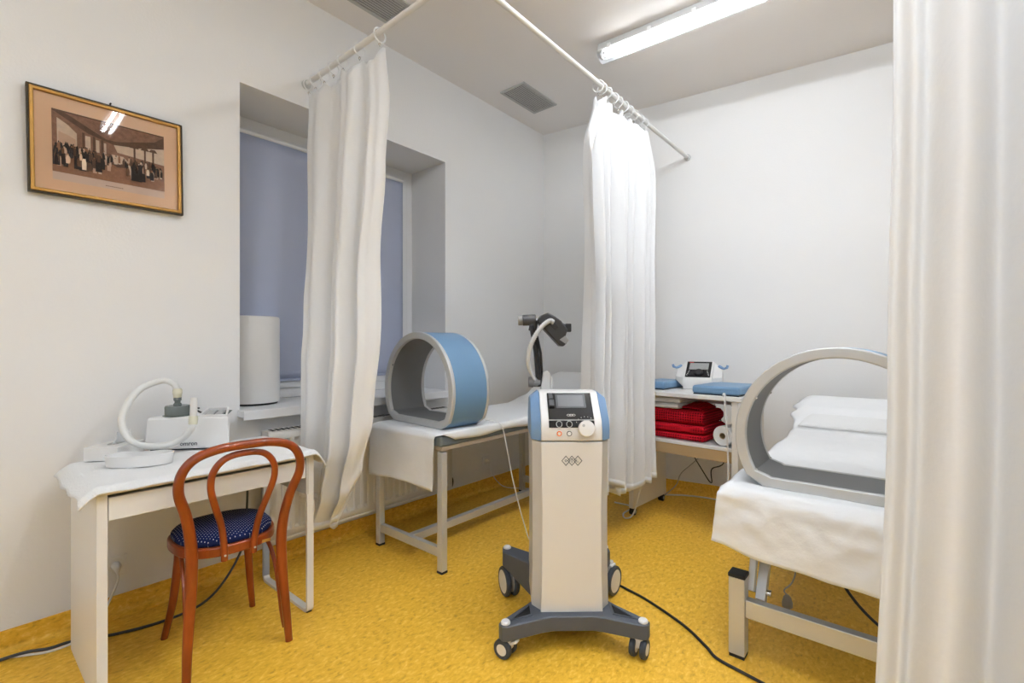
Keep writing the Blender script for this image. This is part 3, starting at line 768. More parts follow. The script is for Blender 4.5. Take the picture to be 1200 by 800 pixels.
for i in range(n):
    q = [pv[i], pv[i+1], (pv[i+1][0], pv[i+1][1]+.06), (pv[i][0], pv[i][1]+.06)]
    m.prism(q, -.31, .31, 'x')
m.build('head_section', M['pad'], lc)
m = MB(); m.tube([(-.25, 1.44, .66), (-.25, 1.74, .84)], .012, 10); m.tube([(.25, 1.44, .66), (.25, 1.74, .84)], .012, 10); m.build('head_support', M['alu'], lc)

def sheetL(u, v):
    s_ = v*2.36                      # length along cloth, from front hem
    dr = .315
    if s_ < dr-.03: y = -.052-.012*math.sin(u*5)*(1-s_/dr); z = .44+s_
    elif s_ < dr+.04:
        a = (s_-(dr-.03))/.07*PI/2; y = -.052+.045*(1-math.cos(a)); z = .44+dr-.03+.032*math.sin(a)+.0
    else: y = -.007+(s_-dr-.04); z = .757+hrz(y)
    z = min(z, .757+hrz(y))
    x = -.315+.6305*min(1, u/.965)
    if s_ < dr: x = -.32+.60*u-.03*u*(1-s_/dr); y += .006*nz(u*5, v*20, 2)-.01*(1-s_/dr)*(.5+.5*math.sin(u*11))
    else:
        z += .0022*(1+nz(u*6, v*20))+.002
        z -= max(0, u-.965)/.035*(.048+.006*math.sin(v*30))*min(1, max(0, (s_-dr-.01)/.10))
        if u < .03: z -= .01
        if y > 1.25: z += .008*(nz(u*3, v*9, 5)+.6)
        x += .004*(1+nz(v*12, 1))*max(0, u-.9)/.1
    if s_ < dr: z += -.03*(1-s_/dr)*(1-u)*.0+.035*(1-s_/dr)*(math.sin(u*PI))*.7
    return (x, y, z)
m = MB(); m.grid(70, 190, sheetL); o = m.build('couch_sheet', M['sheet'], smooth=180, solid=.0015); o.location = (-2.235, 1.735, 0)
tag(o, 'white paper sheet covering the left couch and hanging over its near end', 'sheet')

# ------------------------------------------------------------------ magnet therapy rings
def ring_path(R, c, hw, d, n=60):
    """closed outline: circle of radius R with a flat base of half width hw, offset inward by d"""
    out = []; a0 = -math.acos(min(1, (hw+.022)/R)) if hw+.022 < R else 0
    a0 = -math.radians(28)
    for k in range(n+1):
        a = a0+(PI-2*a0)*k/n; out.append(((R-d)*math.cos(a), c+(R-d)*math.sin(a)))
    hb = hw-d*.62
    out += [(-hb-.004, d+.006), (-hb+.006, d), (hb-.006, d), (hb+.004, d+.006)]
    return out
def magnet_ring(label, loc, rz):
    t = thing('magnet_therapy_ring', label, 'therapy ring', loc, math.radians(rz))
    R, c, hw, D = .345, .203, .246, .28
    for k, y in enumerate((0, D-.025)):
        m = MB(); m.annulus(ring_path(R, c, hw, 0), ring_path(R, c, hw, .040), y, y+.025); m.build('rim', M['alu2'], t, bevel=.006, bseg=3)
    m = MB(); m.annulus(ring_path(R, c, hw, .0015), ring_path(R, c, hw, .008), .024, D-.024); m.build('outer_cover', M['blue'], t)
    m = MB(); m.annulus(ring_path(R, c, hw, .033), ring_path(R, c, hw, .038), .024, D-.024); m.build('inner_lining', M['lining'], t)
    for a in (28, 152, -28, 208):
        x = (R-.041)*math.cos(math.radians(a)); z = c+(R-.041)*math.sin(math.radians(a))
        d = Vector((-math.cos(math.radians(a)), 0, -math.sin(math.radians(a))))
        for y in (.0125, D-.0125):
            m = MB(); p = Vector((x, y, z)); m.cyl(p-d*.002, p+d*.003, .005, 12); m.build('screw', M['chrome'], t)
    return t
magnet_ring('blue magnet therapy ring standing on the left couch', (-2.245, 1.79, .764), -4)
magnet_ring('grey-rimmed magnet therapy ring on the right couch, cut by the curtain', (-.205, 2.065, .680), 0)
cable('thin white lead hanging from the ring over the left couch side', [(-1.99, 2.12, .776), (-1.95, 2.14, .772), (-1.90, 2.17, .74), (-1.885, 2.20, .60), (-1.87, 2.24, .40), (-1.82, 2.28, .15), (-1.76, 2.3, .02), (-1.6, 2.33, .006), (-1.45, 2.25, .006)], M['wcable'], .0035)

# ------------------------------------------------------------------ right treatment couch
rc = thing('treatment_couch', 'right height-adjustable couch with silver base frame and white sheet', 'treatment couch', (-.235, 2.04, 0))
def post(x, y, top=True):
    m = MB(); m.box(x-.03, x+.03, y-.03, y+.03, .012, .315); p = m.build('post', M['alu'], rc, bevel=.004)
    m = MB(); m.box(x-.032, x+.032, y-.032, y+.032, .315, .332); m.build('end_cap', M['rubber'], p, bevel=.004)
    m = MB(); m.box(x-.028, x+.028, y-.028, y+.028, 0, .012); m.build('foot_pad', M['rubber'], p)
for x in (-.295, .295):
    for y in (.0, 1.75): post(x, y)
for y in (0, 1.75):
    m = MB(); m.box(-.265, .265, y-.02, y+.02, .165, .235); m.build('cross_beam', M['alu'], rc, bevel=.004)
for x in (-.295, .295):
    m = MB(); m.box(x-.02, x+.02, 1.45, 1.72, .17, .23); m.build('side_beam', M['alu'], rc, bevel=.004)
for x in (-.225, .225):
    m = MB(); m.prism([(-.02, -.02), (.02, -.02), (.02, .46), (-.02, .46)], x-.018, x+.018, 'x', T=rot('X', -33, (0, .06, .235))); m.build('lift_arm', M['alu'], rc, bevel=.003)
    m = MB(); m.prism([(-.017, -.02), (.017, -.02), (.017, .42), (-.017, .42)], x-.045, x-.02, 'x', T=rot('X', -20, (0, .05, .27))); m.build('lift_arm', M['alu'], rc, bevel=.003)
    m = MB(); m.cyl((x-.06, .065, .25), (x+.035, .065, .25), .013, 16); m.build('pivot_bolt', M['chrome'], rc)
m = MB(); m.annulus(rect(-.33, .33, -.03, 1.93), rect(-.29, .29, .01, 1.89), .575, .605, 'z'); m.box(-.29, .29, .44, .49, .575, .604); m.build('bed_frame', M['alu'], rc, bevel=.002)
m = MB(); m.box(-.34, .34, -.045, 1.32, .605, .665); m.build('pad', M['pad'], rc, bevel=.015, bseg=4)
m = MB(); m.box(-.34, .34, 0, .62, 0, .06, T=rot('X', 14, (0, 1.33, .606))); m.build('back_section', M['pad'], rc, bevel=.012, bseg=3)
m = MB(); m.cyl((-.2, 1.86, .60), (-.2, 1.86, .72), .012, 10); m.cyl((.2, 1.86, .60), (.2, 1.86, .72), .012, 10); m.build('back_support', M['alu'], rc)

def rz_(y): return lerp([(1.30, 0), (1.42, .02), (1.9, .145), (2.2, .20)], y)
def sheetR(u, v):
    s_ = v*2.2; dr = .245
    if s_ < dr-.035: y = -.068; z = .425+s_
    elif s_ < dr+.045:
        a = (s_-(dr-.035))/.08*PI/2; y = -.068+.05*(1-math.cos(a)); z = .425+dr-.035+.042*math.sin(a)
    else: y = -.018+(s_-dr-.045); z = .676
    x = -.355+.71*u
    hang = max(0, 1-s_/dr)
    y += -.035*hang**.7*(.4+.6*u)+.010*nz(u*7, v*30, 3)*min(1, s_/dr*2+.4)+.012*abs(nz(u*8+v*25, v*40-u*5, 6))*min(1, s_/dr)
    z += hang*(-.012*u+.03*(1-u)**3+.012*nz(u*6, 1.3))
    x -= .02*hang*(1-u)
    if s_ > dr:
        z += rz_(y)+.0015*(1+nz(u*6, v*25))+.0035*(.6+abs(nz(u*9+v*14, v*22-u*7, 6)))
        z -= .012*max(0, 1-u/.03)
        x += .012*nz(v*9, 2)
    return (x, y, z)
m = MB(); m.grid(80, 170, sheetR); o = m.build('couch_sheet', M['sheet'], smooth=180, solid=.0015); o.location = (-.235, 2.04, 0)
tag(o, 'white crumpled sheet over the right couch, hanging down its near end', 'sheet')
# pillow under paper at the head of the right couch
pl = thing('pillow', 'white pillow covered with paper at the head of the right couch', 'pillow', (-.235, 3.50, .690), 0, tilt=(math.radians(14), 0))
def pil(u, v):
    x = (u-.5)*.64; y = v*.44; e = min(u, 1-u, .5)*2; f = min(v, 1-v)*2
    return (x, y, .03+.072*(min(1, e*5)**.5)*(min(1, f*2.6)**.6)*(.55+.45*v))
m = MB(); m.grid(40, 30, pil); m.grid(40, 30, lambda u, v: ((u-.5)*.64, v*.44, .03-.02*(min(1, min(u, 1-u)*9)**.5)*(min(1, min(v, 1-v)*9)**.5)))
m.build('cushion', M['towel'], pl, smooth=180)
def pap(u, v):
    x = -.345+.69*u; y = -.04+v*.44; k = min(1, max(0, (v-.08))*2.4)
    z = .012+.105*k**.8*.86
    e = max(0, .10-u)/.10
    z -= .055*e*e*k; x -= .05*e*k*(.3+.7*math.sin(v*9+1)**2)
    z += .003*nz(u*7, v*7)
    return (x, y, z)
m = MB(); m.grid(60, 40, pap); m.build('paper_cover', M['sheet'], pl, smooth=180, solid=.001)

fp = thing('foot_pedal', 'grey ribbed foot pedal on the floor under the right couch', 'foot pedal', (-.43, 2.42, 0))
m = MB()
for k in range(16):
    a = 2*PI*k/16; m.box(.0, .062, -.0055, .0055, .004, .030, T=Matrix.Rotation(a, 4, 'Z'))
m.lathe([(.056, 0), (.06, .006), (.056, .028), (.04, .036), (0, .038)], 32); m.build('disc', mat('pedal_grey', (.28, .27, .25), .5), fp, bevel=.001)
fs_ = thing('hand_switch', 'small grey bell-shaped switch hanging by a cord under the right couch', 'switch', (-.45, 2.56, .0))
m = MB(); m.lathe([(.022, 0), (.023, .02), (.016, .045), (.008, .055), (0, .056)], 24); m.build('bell', mat('switch_grey', (.33, .31, .28), .5), fs_)
m = MB(); m.tube(spline([(0, 0, .054), (-.012, .0, .075), (.02, .03, .12), (.035, .05, .25), (.01, .0, .42), (0, -.03, .60)], 8), .0035, 8); m.build('cord', M['gcable'], fs_)
cable('black cable looping under the right couch', [(-.26, 2.50, .58), (-.27, 2.48, .36), (-.22, 2.45, .22), (-.12, 2.42, .12), (.0, 2.4, .07), (.25, 2.35, .03), (.7, 2.4, .006)], M['cable'], .006)
cable('thin grey cable looping under the right couch', [(-.50, 2.62, .58), (-.44, 2.62, .40), (-.30, 2.64, .34), (-.15, 2.66, .33), (-.02, 2.66, .27), (.2, 2.6, .25), (.4, 2.6, .5)], M['gcable'], .0035)

# ------------------------------------------------------------------ tall device on castors
dv = thing('therapy_device', 'tall ivory and blue therapy device on a castor base, with black jointed arm', 'medical device', (-1.19, 1.795, 0), math.radians(41))
# base: X-shaped slate frame, local -y is the front
def base_front():
    return [(-.30, -.262), (-.287, -.285), (-.262, -.288), (-.12, -.232), (-.08, -.222), (.08, -.222), (.12, -.232), (.262, -.288), (.287, -.285), (.30, -.262), (.292, -.245), (.16, -.10), (.14, .0), (-.14, .0), (-.16, -.10), (-.292, -.245)]
m = MB(); m.prism(base_front(), .082, .143, 'z')
# hollow looking pockets each side (recess walls sit above the slab)
m.build('base_frame', M['basegrey'], dv, bevel=.006, bseg=3)
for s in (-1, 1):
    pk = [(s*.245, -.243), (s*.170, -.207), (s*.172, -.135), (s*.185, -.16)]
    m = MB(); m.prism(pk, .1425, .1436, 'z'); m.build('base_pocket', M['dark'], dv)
    pk2 = [(s*.256, -.250), (s*.163, -.212), (s*.164, -.115), (s*.18, -.135)]
    m = MB(); m.annulus(pk2, pk, .142, .1475, 'z'); m.build('pocket_rim', M['basegrey'], dv, bevel=.001)
    m = MB(); m.lathe([(.019, 0), (.019, .006), (.015, .011), (0, .0125)], 24, T=Matrix.Translation((s*.272, -.262, .142))); m.build('axle_cap', M['white'], dv)
# rear legs: higher, chunky
for s in (-1, 1):
    m = MB(); kx = 1 if s < 0 else .86; poly = [(s*.10, .0), (s*.285, .205), (s*.285, .262), (s*.25, .275), (s*.08, .14)]
    n = len(poly); z0 = [.045, .150, .152, .152, .045]; z1 = [.222]*5
    poly = [(x*kx, y) for x, y in poly]
    vs = [(x, y, z) for (x, y), z in zip(poly, z0)]+[(x, y, z) for (x, y), z in zip(poly, z1)]
    m.add(vs, [tuple(range(n)), tuple(range(2*n-1, n-1, -1))]+[(i, (i+1) % n, (i+1) % n+n, i+n) for i in range(n)])
    m.build('rear_leg', M['basegrey'], dv, bevel=.006, bseg=3)
    m = MB(); m.lathe([(.019, 0), (.019, .006), (.015, .011), (0, .0125)], 24, T=Matrix.Translation((s*.262*kx, .245, .221))); m.build('axle_cap', M['white'], dv)
m = MB(); m.box(-.13, .13, -.02, .16, .05, .14); m.build('base_core', M['basegrey'], dv, bevel=.004)
def caster(x, y, yaw, r, topz, brake):
    """twin wheel castor; yaw: axle direction"""
    T = Matrix.Translation((x, y, 0)) @ Matrix.Rotation(math.radians(yaw), 4, 'Z')
    m = MB(); m.cyl((0, 0, r+.02), (0, 0, topz), .012, 14, T=T)
    m.prism([(-.020, r*1.0), (.020, r*1.0), (.018, 2*r+.006), (-.018, 2*r+.006)], -.026, .02, 'y', T=T)
    c = m.build('castor', M['white'], dv, bevel=.004)
    for s in (-1, 1):
        m = MB(); Tw = T @ Matrix.Translation((s*.021, -.012, r)) @ Matrix.Rotation(PI/2, 4, 'Y')
        m.lathe([(r-.016, -.0115), (r-.004, -.0115), (r, -.006), (r, .006), (r-.004, .0115), (r-.016, .0115)], 36, T=Tw); m.build('tyre', M['greytyre'], c)
        m = MB(); m.lathe([(0, -.0125), (r-.018, -.0125), (r-.0155, -.0105), (r-.0155, .0105), (r-.018, .0125), (0, .0125)], 36, T=Tw); m.build('hub', M['dev'], c)
    if brake:
        m = MB(); m.box(-.014, .014, -.052, .0, -.004, .008, T=T @ rot('X', 30, (0, .045, 2*r-.002))); m.build('brake_pedal', M['white'], c, bevel=.003)
    return c
caster(-.262, -.245, 238, .0385, .085, True)
caster(.265, -.245, -34, .0385, .085, True)
caster(-.258, .235, 20, .070, .16, False)
caster(.256, .235, -38, .070, .16, False)
# column: lofted front panel and bevelled sides
def loft(levels, mi=0):
    m = MB(); n = len(levels[0]); vs = [p for l in levels for p in l]
    fs = [tuple(range(n-1, -1, -1)), tuple((len(levels)-1)*n+i for i in range(n))]
    for l in range(len(levels)-1):
        for i in range(n): fs.append((l*n+i, l*n+(i+1) % n, (l+1)*n+(i+1) % n, (l+1)*n+i))
    return m.add(vs, fs, mi)
def sec(w1, w2, yf, ys, yb, z): return [(-w1, yf, z), (w1, yf, z), (w2, ys, z), (w2, yb, z), (-w2, yb, z), (-w2, ys, z)]
zs = [.138, .30, .55, .838]
side = loft([sec(.118+.006*abs((z-.5)/.36), .162-.004*math.sin((z-.138)/.7*PI), -.176, -.13, .12, z) for z in zs])
side.build('column', M['devside'], dv, bevel=.004)
m = MB(); fr = []
for z in zs+[]:
    w_ = .122+.004*((z-.5)/.36)**2*1.5
    fr.append([(-w_, -.188, z), (w_, -.188, z), (w_, -.172, z), (-w_, -.172, z)])
loft(fr).build('front_panel', M['dev'], dv, bevel=.004)
# console head
prof = [(-.188, .842), (-.190, .885), (-.176, .925), (-.075, 1.028), (-.055, 1.034), (.03, 1.034), (.06, 1.02), (.12, .93), (.12, .842)]
m = MB(); m.prism(prof, -.126, .126, 'x'); m.build('console', M['dev'], dv, bevel=.006, bseg=3)
for s in (-1, 1):
    inner = [(s*.1265, y, z) for y, z in prof]
    pr2 = [(-.142, .842), (-.144, .885), (-.134, .918), (-.058, .998), (-.045, 1.004), (.025, 1.004), (.045, .995), (.105, .92), (.105, .842)]
    outer = [(s*.166, y, z) for y, z in pr2]; n = len(prof)
    m = MB(); m.add(inner+outer, [tuple(range(n)), tuple(range(2*n-1, n-1, -1))]+[(i, (i+1) % n, (i+1) % n+n, i+n) for i in range(n)])
    m.build('blue_side', M['dblue'], dv, bevel=.004)
# control panel on the slope
slope = math.degrees(math.atan2(1.028-.925, .101))
def onslope(x, t, h=0.0):   # t 0..1 from the bottom of the slope, h above it
    y = -.176+(.101)*t; z = .925+.103*t; nrm = Vector((0, -.103, .101)).normalized()
    return Vector((x, y, z))+nrm*h
TS = Matrix.Translation((0, -.176, .925)) @ Matrix.Rotation(math.radians(slope), 4, 'X')
Ls = math.hypot(.101, .103)
m = MB(); m.box(-.094, .094, .0, Ls-.004, .0, .006, T=TS)
m.build('control_panel', M['gloss'], dv, bevel=.002)
TF = Matrix.Translation((0, -.190, .885)) @ Matrix.Rotation(math.radians(math.degrees(math.atan2(.04, .014))), 4, 'X')
m = MB(); m.box(-.094, .094, .012, .041, .0, .005, T=TF); lower = m.build('lower_panel', M['gloss'], dv, bevel=.0015)
m = MB(); m.box(-.094, .094, .0435, .0453, .002, .0065, T=TF); m.build('panel_stripe', M['alu'], dv)
m = MB(); m.box(-.060, .068, .058, .132, .006, .0085, T=TS); m.build('screen_bezel', M['black'], dv, bevel=.0015)
m = MB(); m.box(-.050, .058, .066, .124, .0084, .0092, T=TS); m.build('screen', M['screen'], dv)
m = MB(); m.box(-.088, -.066, .062, .098, .006, .018, T=TS); m.box(-.088, -.07, .104, .136, .006, .012, T=TS); m.build('key_socket', M['black'], dv, bevel=.003)
m = MB()
for k in range(3): m.tube([(TS @ Vector((-.010+k*.010+.0075*math.cos(a), .022+.0045*math.sin(a), .0068))) for a in [2*PI*q/14 for q in range(14)]], .0009, 6, closed=True)
m.build('badge', M['whitem'], dv)
for x in (-.052, -.010):
    m = MB(); m.tube([(TF @ Vector((x+.0115*math.cos(a), .026+.0125*math.sin(a), .0058))) for a in [2*PI*q/20 for q in range(20)]], .0014, 6, closed=True)
    m.tube([(TF @ Vector((x+.005*math.cos(a), .0405+.003*math.sin(a), .006))) for a in [2*PI*q/12 for q in range(12)]], .0009, 6, closed=True); m.build('output_socket', M['alu'], dv)
m = MB()
for k in range(9):
    a = math.radians(30+k*18); p = TF @ Vector((.058-.052*math.cos(a)*.85, .012+.045*math.sin(a), .0055)); m.box(p.x-.0012, p.x+.0012, p.y-.001, p.y+.001, p.z-.002, p.z+.002)
m.build('dial_scale', M['whitem'], dv)
TK = Matrix.Translation((.058, -.192, .893)) @ Matrix.Rotation(math.radians(76), 4, 'X')
m = MB(); m.lathe([(.030, 0), (.0335, .004), (.0335, .016), (.031, .021), (.029, .0215), (0, .0215)], 40, T=TK); m.build('control_dial', M['dev'], dv)
m = MB(); m.lathe([(0, .0216), (.006, .0217), (.006, .022), (0, .0222)], 16, T=TK @ Matrix.Translation((-.013, .012, 0))); m.build('dial_dimple', M['gcable'], dv)
for x, mt in ((-.052, 'orange'), (-.011, 'black')):
    m = MB(); T_ = Matrix.Translation((x, -.1895, .874)) @ Matrix.Rotation(math.radians(90), 4, 'X')
    ri = .0066 if mt == 'orange' else .0082
    m.lathe([(ri, 0), (.0105, 0), (.0108, .003), (.0098, .0045), (ri, .0045)], 24, T=T_); b_ = m.build('button', M[mt], dv)
    m = MB(); m.lathe([(0, 0), (ri, 0), (ri, .004), (0, .0045)], 20, T=T_); m.build('button_cap', M['white'], b_)
    m = MB(); m.box(x-.007, x+.007, -.1905, -.1895, .889, .8905); m.build('button_caption', M['gcable'], dv)
# BTL-like three diamond emblem
def frame_poly(poly, w):
    c = Vector((sum(p[0] for p in poly)/len(poly), sum(p[1] for p in poly)/len(poly)))
    return [tuple(Vector(p)+(c-Vector(p))*w) for p in poly]
m = MB()
for k in (-1, 0, 1):
    cx = k*.0245; r = .0185; dia = [(cx-r, .762), (cx, .762-r*1.15), (cx+r, .762), (cx, .762+r*1.15)]
    m.annulus(dia, frame_poly(dia, .2), -.1888, -.1878)
r = .006; dia = [(-.0245-r, .762), (-.0245, .762-r), (-.0245+r, .762), (-.0245, .762+r)]; m.annulus(dia, frame_poly(dia, .45), -.1888, -.1878)
m.tube([(-.006, -.1885, .766), (.0, -.1885, .772), (.006, -.1885, .766)], .0012, 5); m.tube([(0, -.1885, .770), (0, -.1885, .753)], .0012, 5)
m.tube([(.0245-.005, -.1885, .768), (.0245-.005, -.1885, .757), (.0245+.004, -.1885, .757)], .0012, 5)
m.build('diamond_emblem', M['gnd'], dv)
# jointed arm
arm_o = (-.09, .075)
def A(x, z, y=0.): return (arm_o[0]+x, arm_o[1]+y, z)
m = MB(); m.prism([(-.115, 1.0), (-.065, 1.0), (-.062, 1.09), (-.07, 1.112), (-.085, 1.118), (-.098, 1.11), (-.102, 1.08)], .055, .085); m.prism([(-.066, 1.02), (-.057, 1.02), (-.052, 1.07), (-.062, 1.11)], .05, .09)
m.build('arm_bracket', M['alu2'], dv, bevel=.005)
m = MB(); m.tube([A(-.02, 1.065), A(-.052, 1.065)], [.024, .024], 20); m.tube([A(-.052, 1.065), A(-.075, 1.065)], [.027, .024], 20); m.build('joint_knob', mat('knob_grey', (.20, .20, .20), .4), dv, bevel=.003)
m = MB(); m.tube([A(-.024, 1.045), A(-.026, 1.07), A(-.038, 1.2), A(-.058, 1.325)], [.017, .019, .017, .018], 16, flat=(.75, 1.2)); m.tube([A(-.010, 1.08), A(-.018, 1.2), A(-.042, 1.31)], .006, 8); m.build('arm', M['black'], dv)
m = MB(); m.cyl(A(-.102, 1.35), A(-.040, 1.352), .0255, 24); m.cyl(A(-.048, 1.35, .0), A(-.056, 1.30), .019, 16); ak = m.build('elbow_joint', mat('charcoal_plastic', (.05, .05, .052), .45), dv, bevel=.003)
m = MB(); m.cyl(A(-.122, 1.35), A(-.102, 1.35), .0235, 24); m.build('joint_knob', mat('knob_mid_grey', (.27, .27, .265), .4), ak, bevel=.003)
m = MB(); m.tube([A(-.045, 1.35), A(-.01, 1.338), A(.01, 1.335)], [.012, .008, .012], 14); m.build('ball_link', M['alu2'], dv)
# applicator head, tilted slab with rounded back
TH = Matrix.Translation(A(.036, 1.310)) @ Matrix.Scale(1.12, 4) @ Matrix.Rotation(math.radians(47), 4, 'Y')
m = MB()
hd = [(-.070, -.022), (-.066, -.028), (.072, -.028), (.082, -.018), (.080, .012), (.055, .018), (.045, .040), (.0, .046), (-.03, .040), (-.062, .030), (-.074, .0)]
m.prism([(a, b) for a, b in hd], -.045, .045, 'y', T=TH); hdo = m.build('applicator_head', mat('head_black', (.028, .028, .03), .4), dv, bevel=.010, bseg=4)
m = MB(); m.prism([(.045, -.027), (.078, -.02), (.074, .0), (.05, .004)], -.046, .046, 'y', T=TH @ Matrix.Translation((0.004, 0, .014))); m.build('head_trim', mat('trim_grey', (.25, .25, .25), .4), hdo, bevel=.003)
m = MB(); m.box(-.03, .012, -.0465, .0465, .0, .022, T=TH); m.build('head_inset', M['black'], hdo, bevel=.003)
m = MB(); m.tube([A(.070, 1.325), A(.092, 1.318), A(.112, 1.318)], [.018, .014, .017], 12, flat=(1.1, .8)); m.box(arm_o[0]+.096, arm_o[0]+.124, arm_o[1]-.014, arm_o[1]+.014, 1.296, 1.335); m.build('head_handle', M['black'], hdo, bevel=.004)
hp = spline([A(.036, 1.338, -.058), A(.018, 1.345, -.064), A(-.018, 1.318, -.068), A(-.056, 1.262, -.068), A(-.076, 1.20, -.062), A(-.076, 1.14, -.05), A(-.05, 1.085, -.025), A(-.042, 1.075, -.01)], 14)
n = len(hp); m = MB(); m.tube(hp, [(.0118 if i % 2 else .0092)*(1 if i < n*.6 else 1-.45*(i-n*.6)/(n*.4)) for i in range(n)], 12); m.build('gooseneck_hose', M['ghose'], dv, smooth=80)
cable('black power cable from the tall device snaking over the yellow floor', [(-1.20, 2.00, .05), (-1.18, 2.12, .02), (-1.16, 2.215, .006), (-1.08, 2.205, .006), (-.97, 2.175, .006), (-.772, 2.089, .006), (-.645, 2.0, .006), (-.585, 1.95, .006), (-.47, 1.925, .006), (-.35, 1.90, .006), (-.20, 1.85, .006), (.2, 1.75, .006)], M['cable'], .006)

# ------------------------------------------------------------------ trolley with shelves at the back wall
tr = thing('equipment_trolley', 'white two-shelf trolley on black castors by the back wall', 'trolley', (-1.17, 3.42, 0), math.radians(-4))
m = MB(); m.box(-.385, .395, -.27, .27, .882, .912); m.build('top_board', M['white'], tr, bevel=.006, bseg=3)
m = MB(); m.box(-.385, -.347, -.255, .255, .052, .8815); m.build('side_panel', M['cream'], tr, bevel=.002)
m = MB(); m.box(.332, .370, -.255, .255, .052, .8815); m.build('side_panel', M['cream'], tr, bevel=.002)
m = MB(); m.box(-.3465, .3315, -.25, .25, .566, .588); m.build('shelf', M['white'], tr, bevel=.002)
m = MB(); m.box(-.3465, .3315, -.247, -.229, .495, .5655); m.build('shelf_apron', M['tan'], tr, bevel=.001)
m = MB(); m.box(-.3465, .3315, .235, .25, .80, .8815); m.build('back_rail', M['white'], tr)
for x in (-.366, .351):
    for y in (-.22, .22):
        m = MB(); m.cyl((x, y, .036), (x, y, .052), .012, 12); c = m.build('castor', M['black'], tr)
        for s in (-1, 1):
            m = MB(); m.lathe([(0, -.009), (.018, -.009), (.026, -.006), (.026, .006), (.018, .009), (0, .009)], 24, T=Matrix.Translation((x+s*.011, y-.01, .026)) @ Matrix.Rotation(PI/2, 4, 'Y')); m.build('wheel', M['black'], c)
        m = MB(); m.lathe([(0, 0), (.012, 0), (.012, .003), (0, .004)], 16, T=Matrix.Translation((x+.0195, y-.01, .026)) @ Matrix.Rotation(PI/2, 4, 'Y')); m.build('hub_cap', M['gcable'], c)
def W(x, y, z):
    a = math.radians(-4); return (-1.17+x*math.cos(a)-y*math.sin(a), 3.42+x*math.sin(a)+y*math.cos(a), z)
# folded blankets
def folded(name, label, cat, mt, x0, x1, y0, y1, z0, z1, layers, group=None, wob=.006, sub='fold'):
    """cloth folded in layers: rounded front edge, each layer a loop"""
    t = thing(name, label, cat, W((x0+x1)/2, (y0+y1)/2, z0), math.radians(-4), group)
    h = (z1-z0)/layers
    for l in range(layers):
        m = MB(); hw = (x1-x0)/2; hd = (y1-y0)/2
        off = random.uniform(-.006, .006)
        def fn(u, v, l=l, off=off):
            a = 2*PI*v; ca, sa = math.cos(a), math.sin(a)
            yy = hd*(abs(ca)**.25)*(1 if ca > 0 else -1)
            zz = h*.5*(abs(sa)**.55)*(1 if sa > 0 else -1)
            xx = -hw+2*hw*u
            e = min(u, 1-u)
            zz *= min(1, .55+e*12)
            return (xx+off+wob*nz(v*3, u*4, l), yy+wob*nz(u*5, l, 3), l*h+h*.5+zz*1.02+wob*.4*nz(u*6, v*3, l+9))
        m.grid(30, 40, fn)
        n_ = 40; nu = 30
        m.add([fn(0, j/39) for j in range(39)], [tuple(range(39))]); m.add([fn(1, j/39) for j in range(39)], [tuple(range(38, -1, -1))])
        m.build(sub, mt, t, smooth=50)
    return t
folded('folded_blanket', 'red checked blanket, bottom of the stack on the trolley shelf', 'blanket', M['red'], -.30, .145, -.215, .16, .590, .634, 1, 'red blankets on the trolley shelf')
folded('folded_blanket', 'red checked blanket, middle of the stack on the trolley shelf', 'blanket', M['red'], -.30, .150, -.21, .16, .636, .696, 1, 'red blankets on the trolley shelf')
tb_ = folded('folded_blanket', 'thick red checked blanket with a lifted corner, top of the stack', 'blanket', M['red'], -.30, .135, -.205, .15, .698, .790, 1, 'red blankets on the trolley shelf')
def flap(u, v):
    x = -.04+.235*u; y = -.12+.22*v; z = .088+.045*math.sin(u*PI*.75)*(.6+.4*v)-.02*u*u+.003*nz(u*6, v*5); return (x, y, z)
m = MB(); m.grid(30, 20, flap); m.build('turned_corner', M['red'], tb_, smooth=180, solid=.012)
folded('folded_towel', 'white folded towel lying on the red blankets', 'towel', M['towel'], -.30, -.03, -.205, .12, .793, .872, 2, None, .010)
pr = thing('paper_roll', 'white paper roll lying on the trolley shelf beside the blankets', 'paper roll', W(.262, -.215, .588+.066), math.radians(-12))
m = MB(); m.lathe([(.020, 0), (.060, 0), (.0635, .003), (.0635, .217), (.060, .22), (.020, .22), (.020, 0)], 48, T=Matrix.Rotation(-PI/2, 4, 'X')); m.build('roll', M['towel'], pr)
m = MB(); m.lathe([(.017, .001), (.0205, .001), (.0205, .219), (.017, .219), (.017, .001)], 32, T=Matrix.Rotation(-PI/2, 4, 'X')); m.build('core', M['tan'], pr)
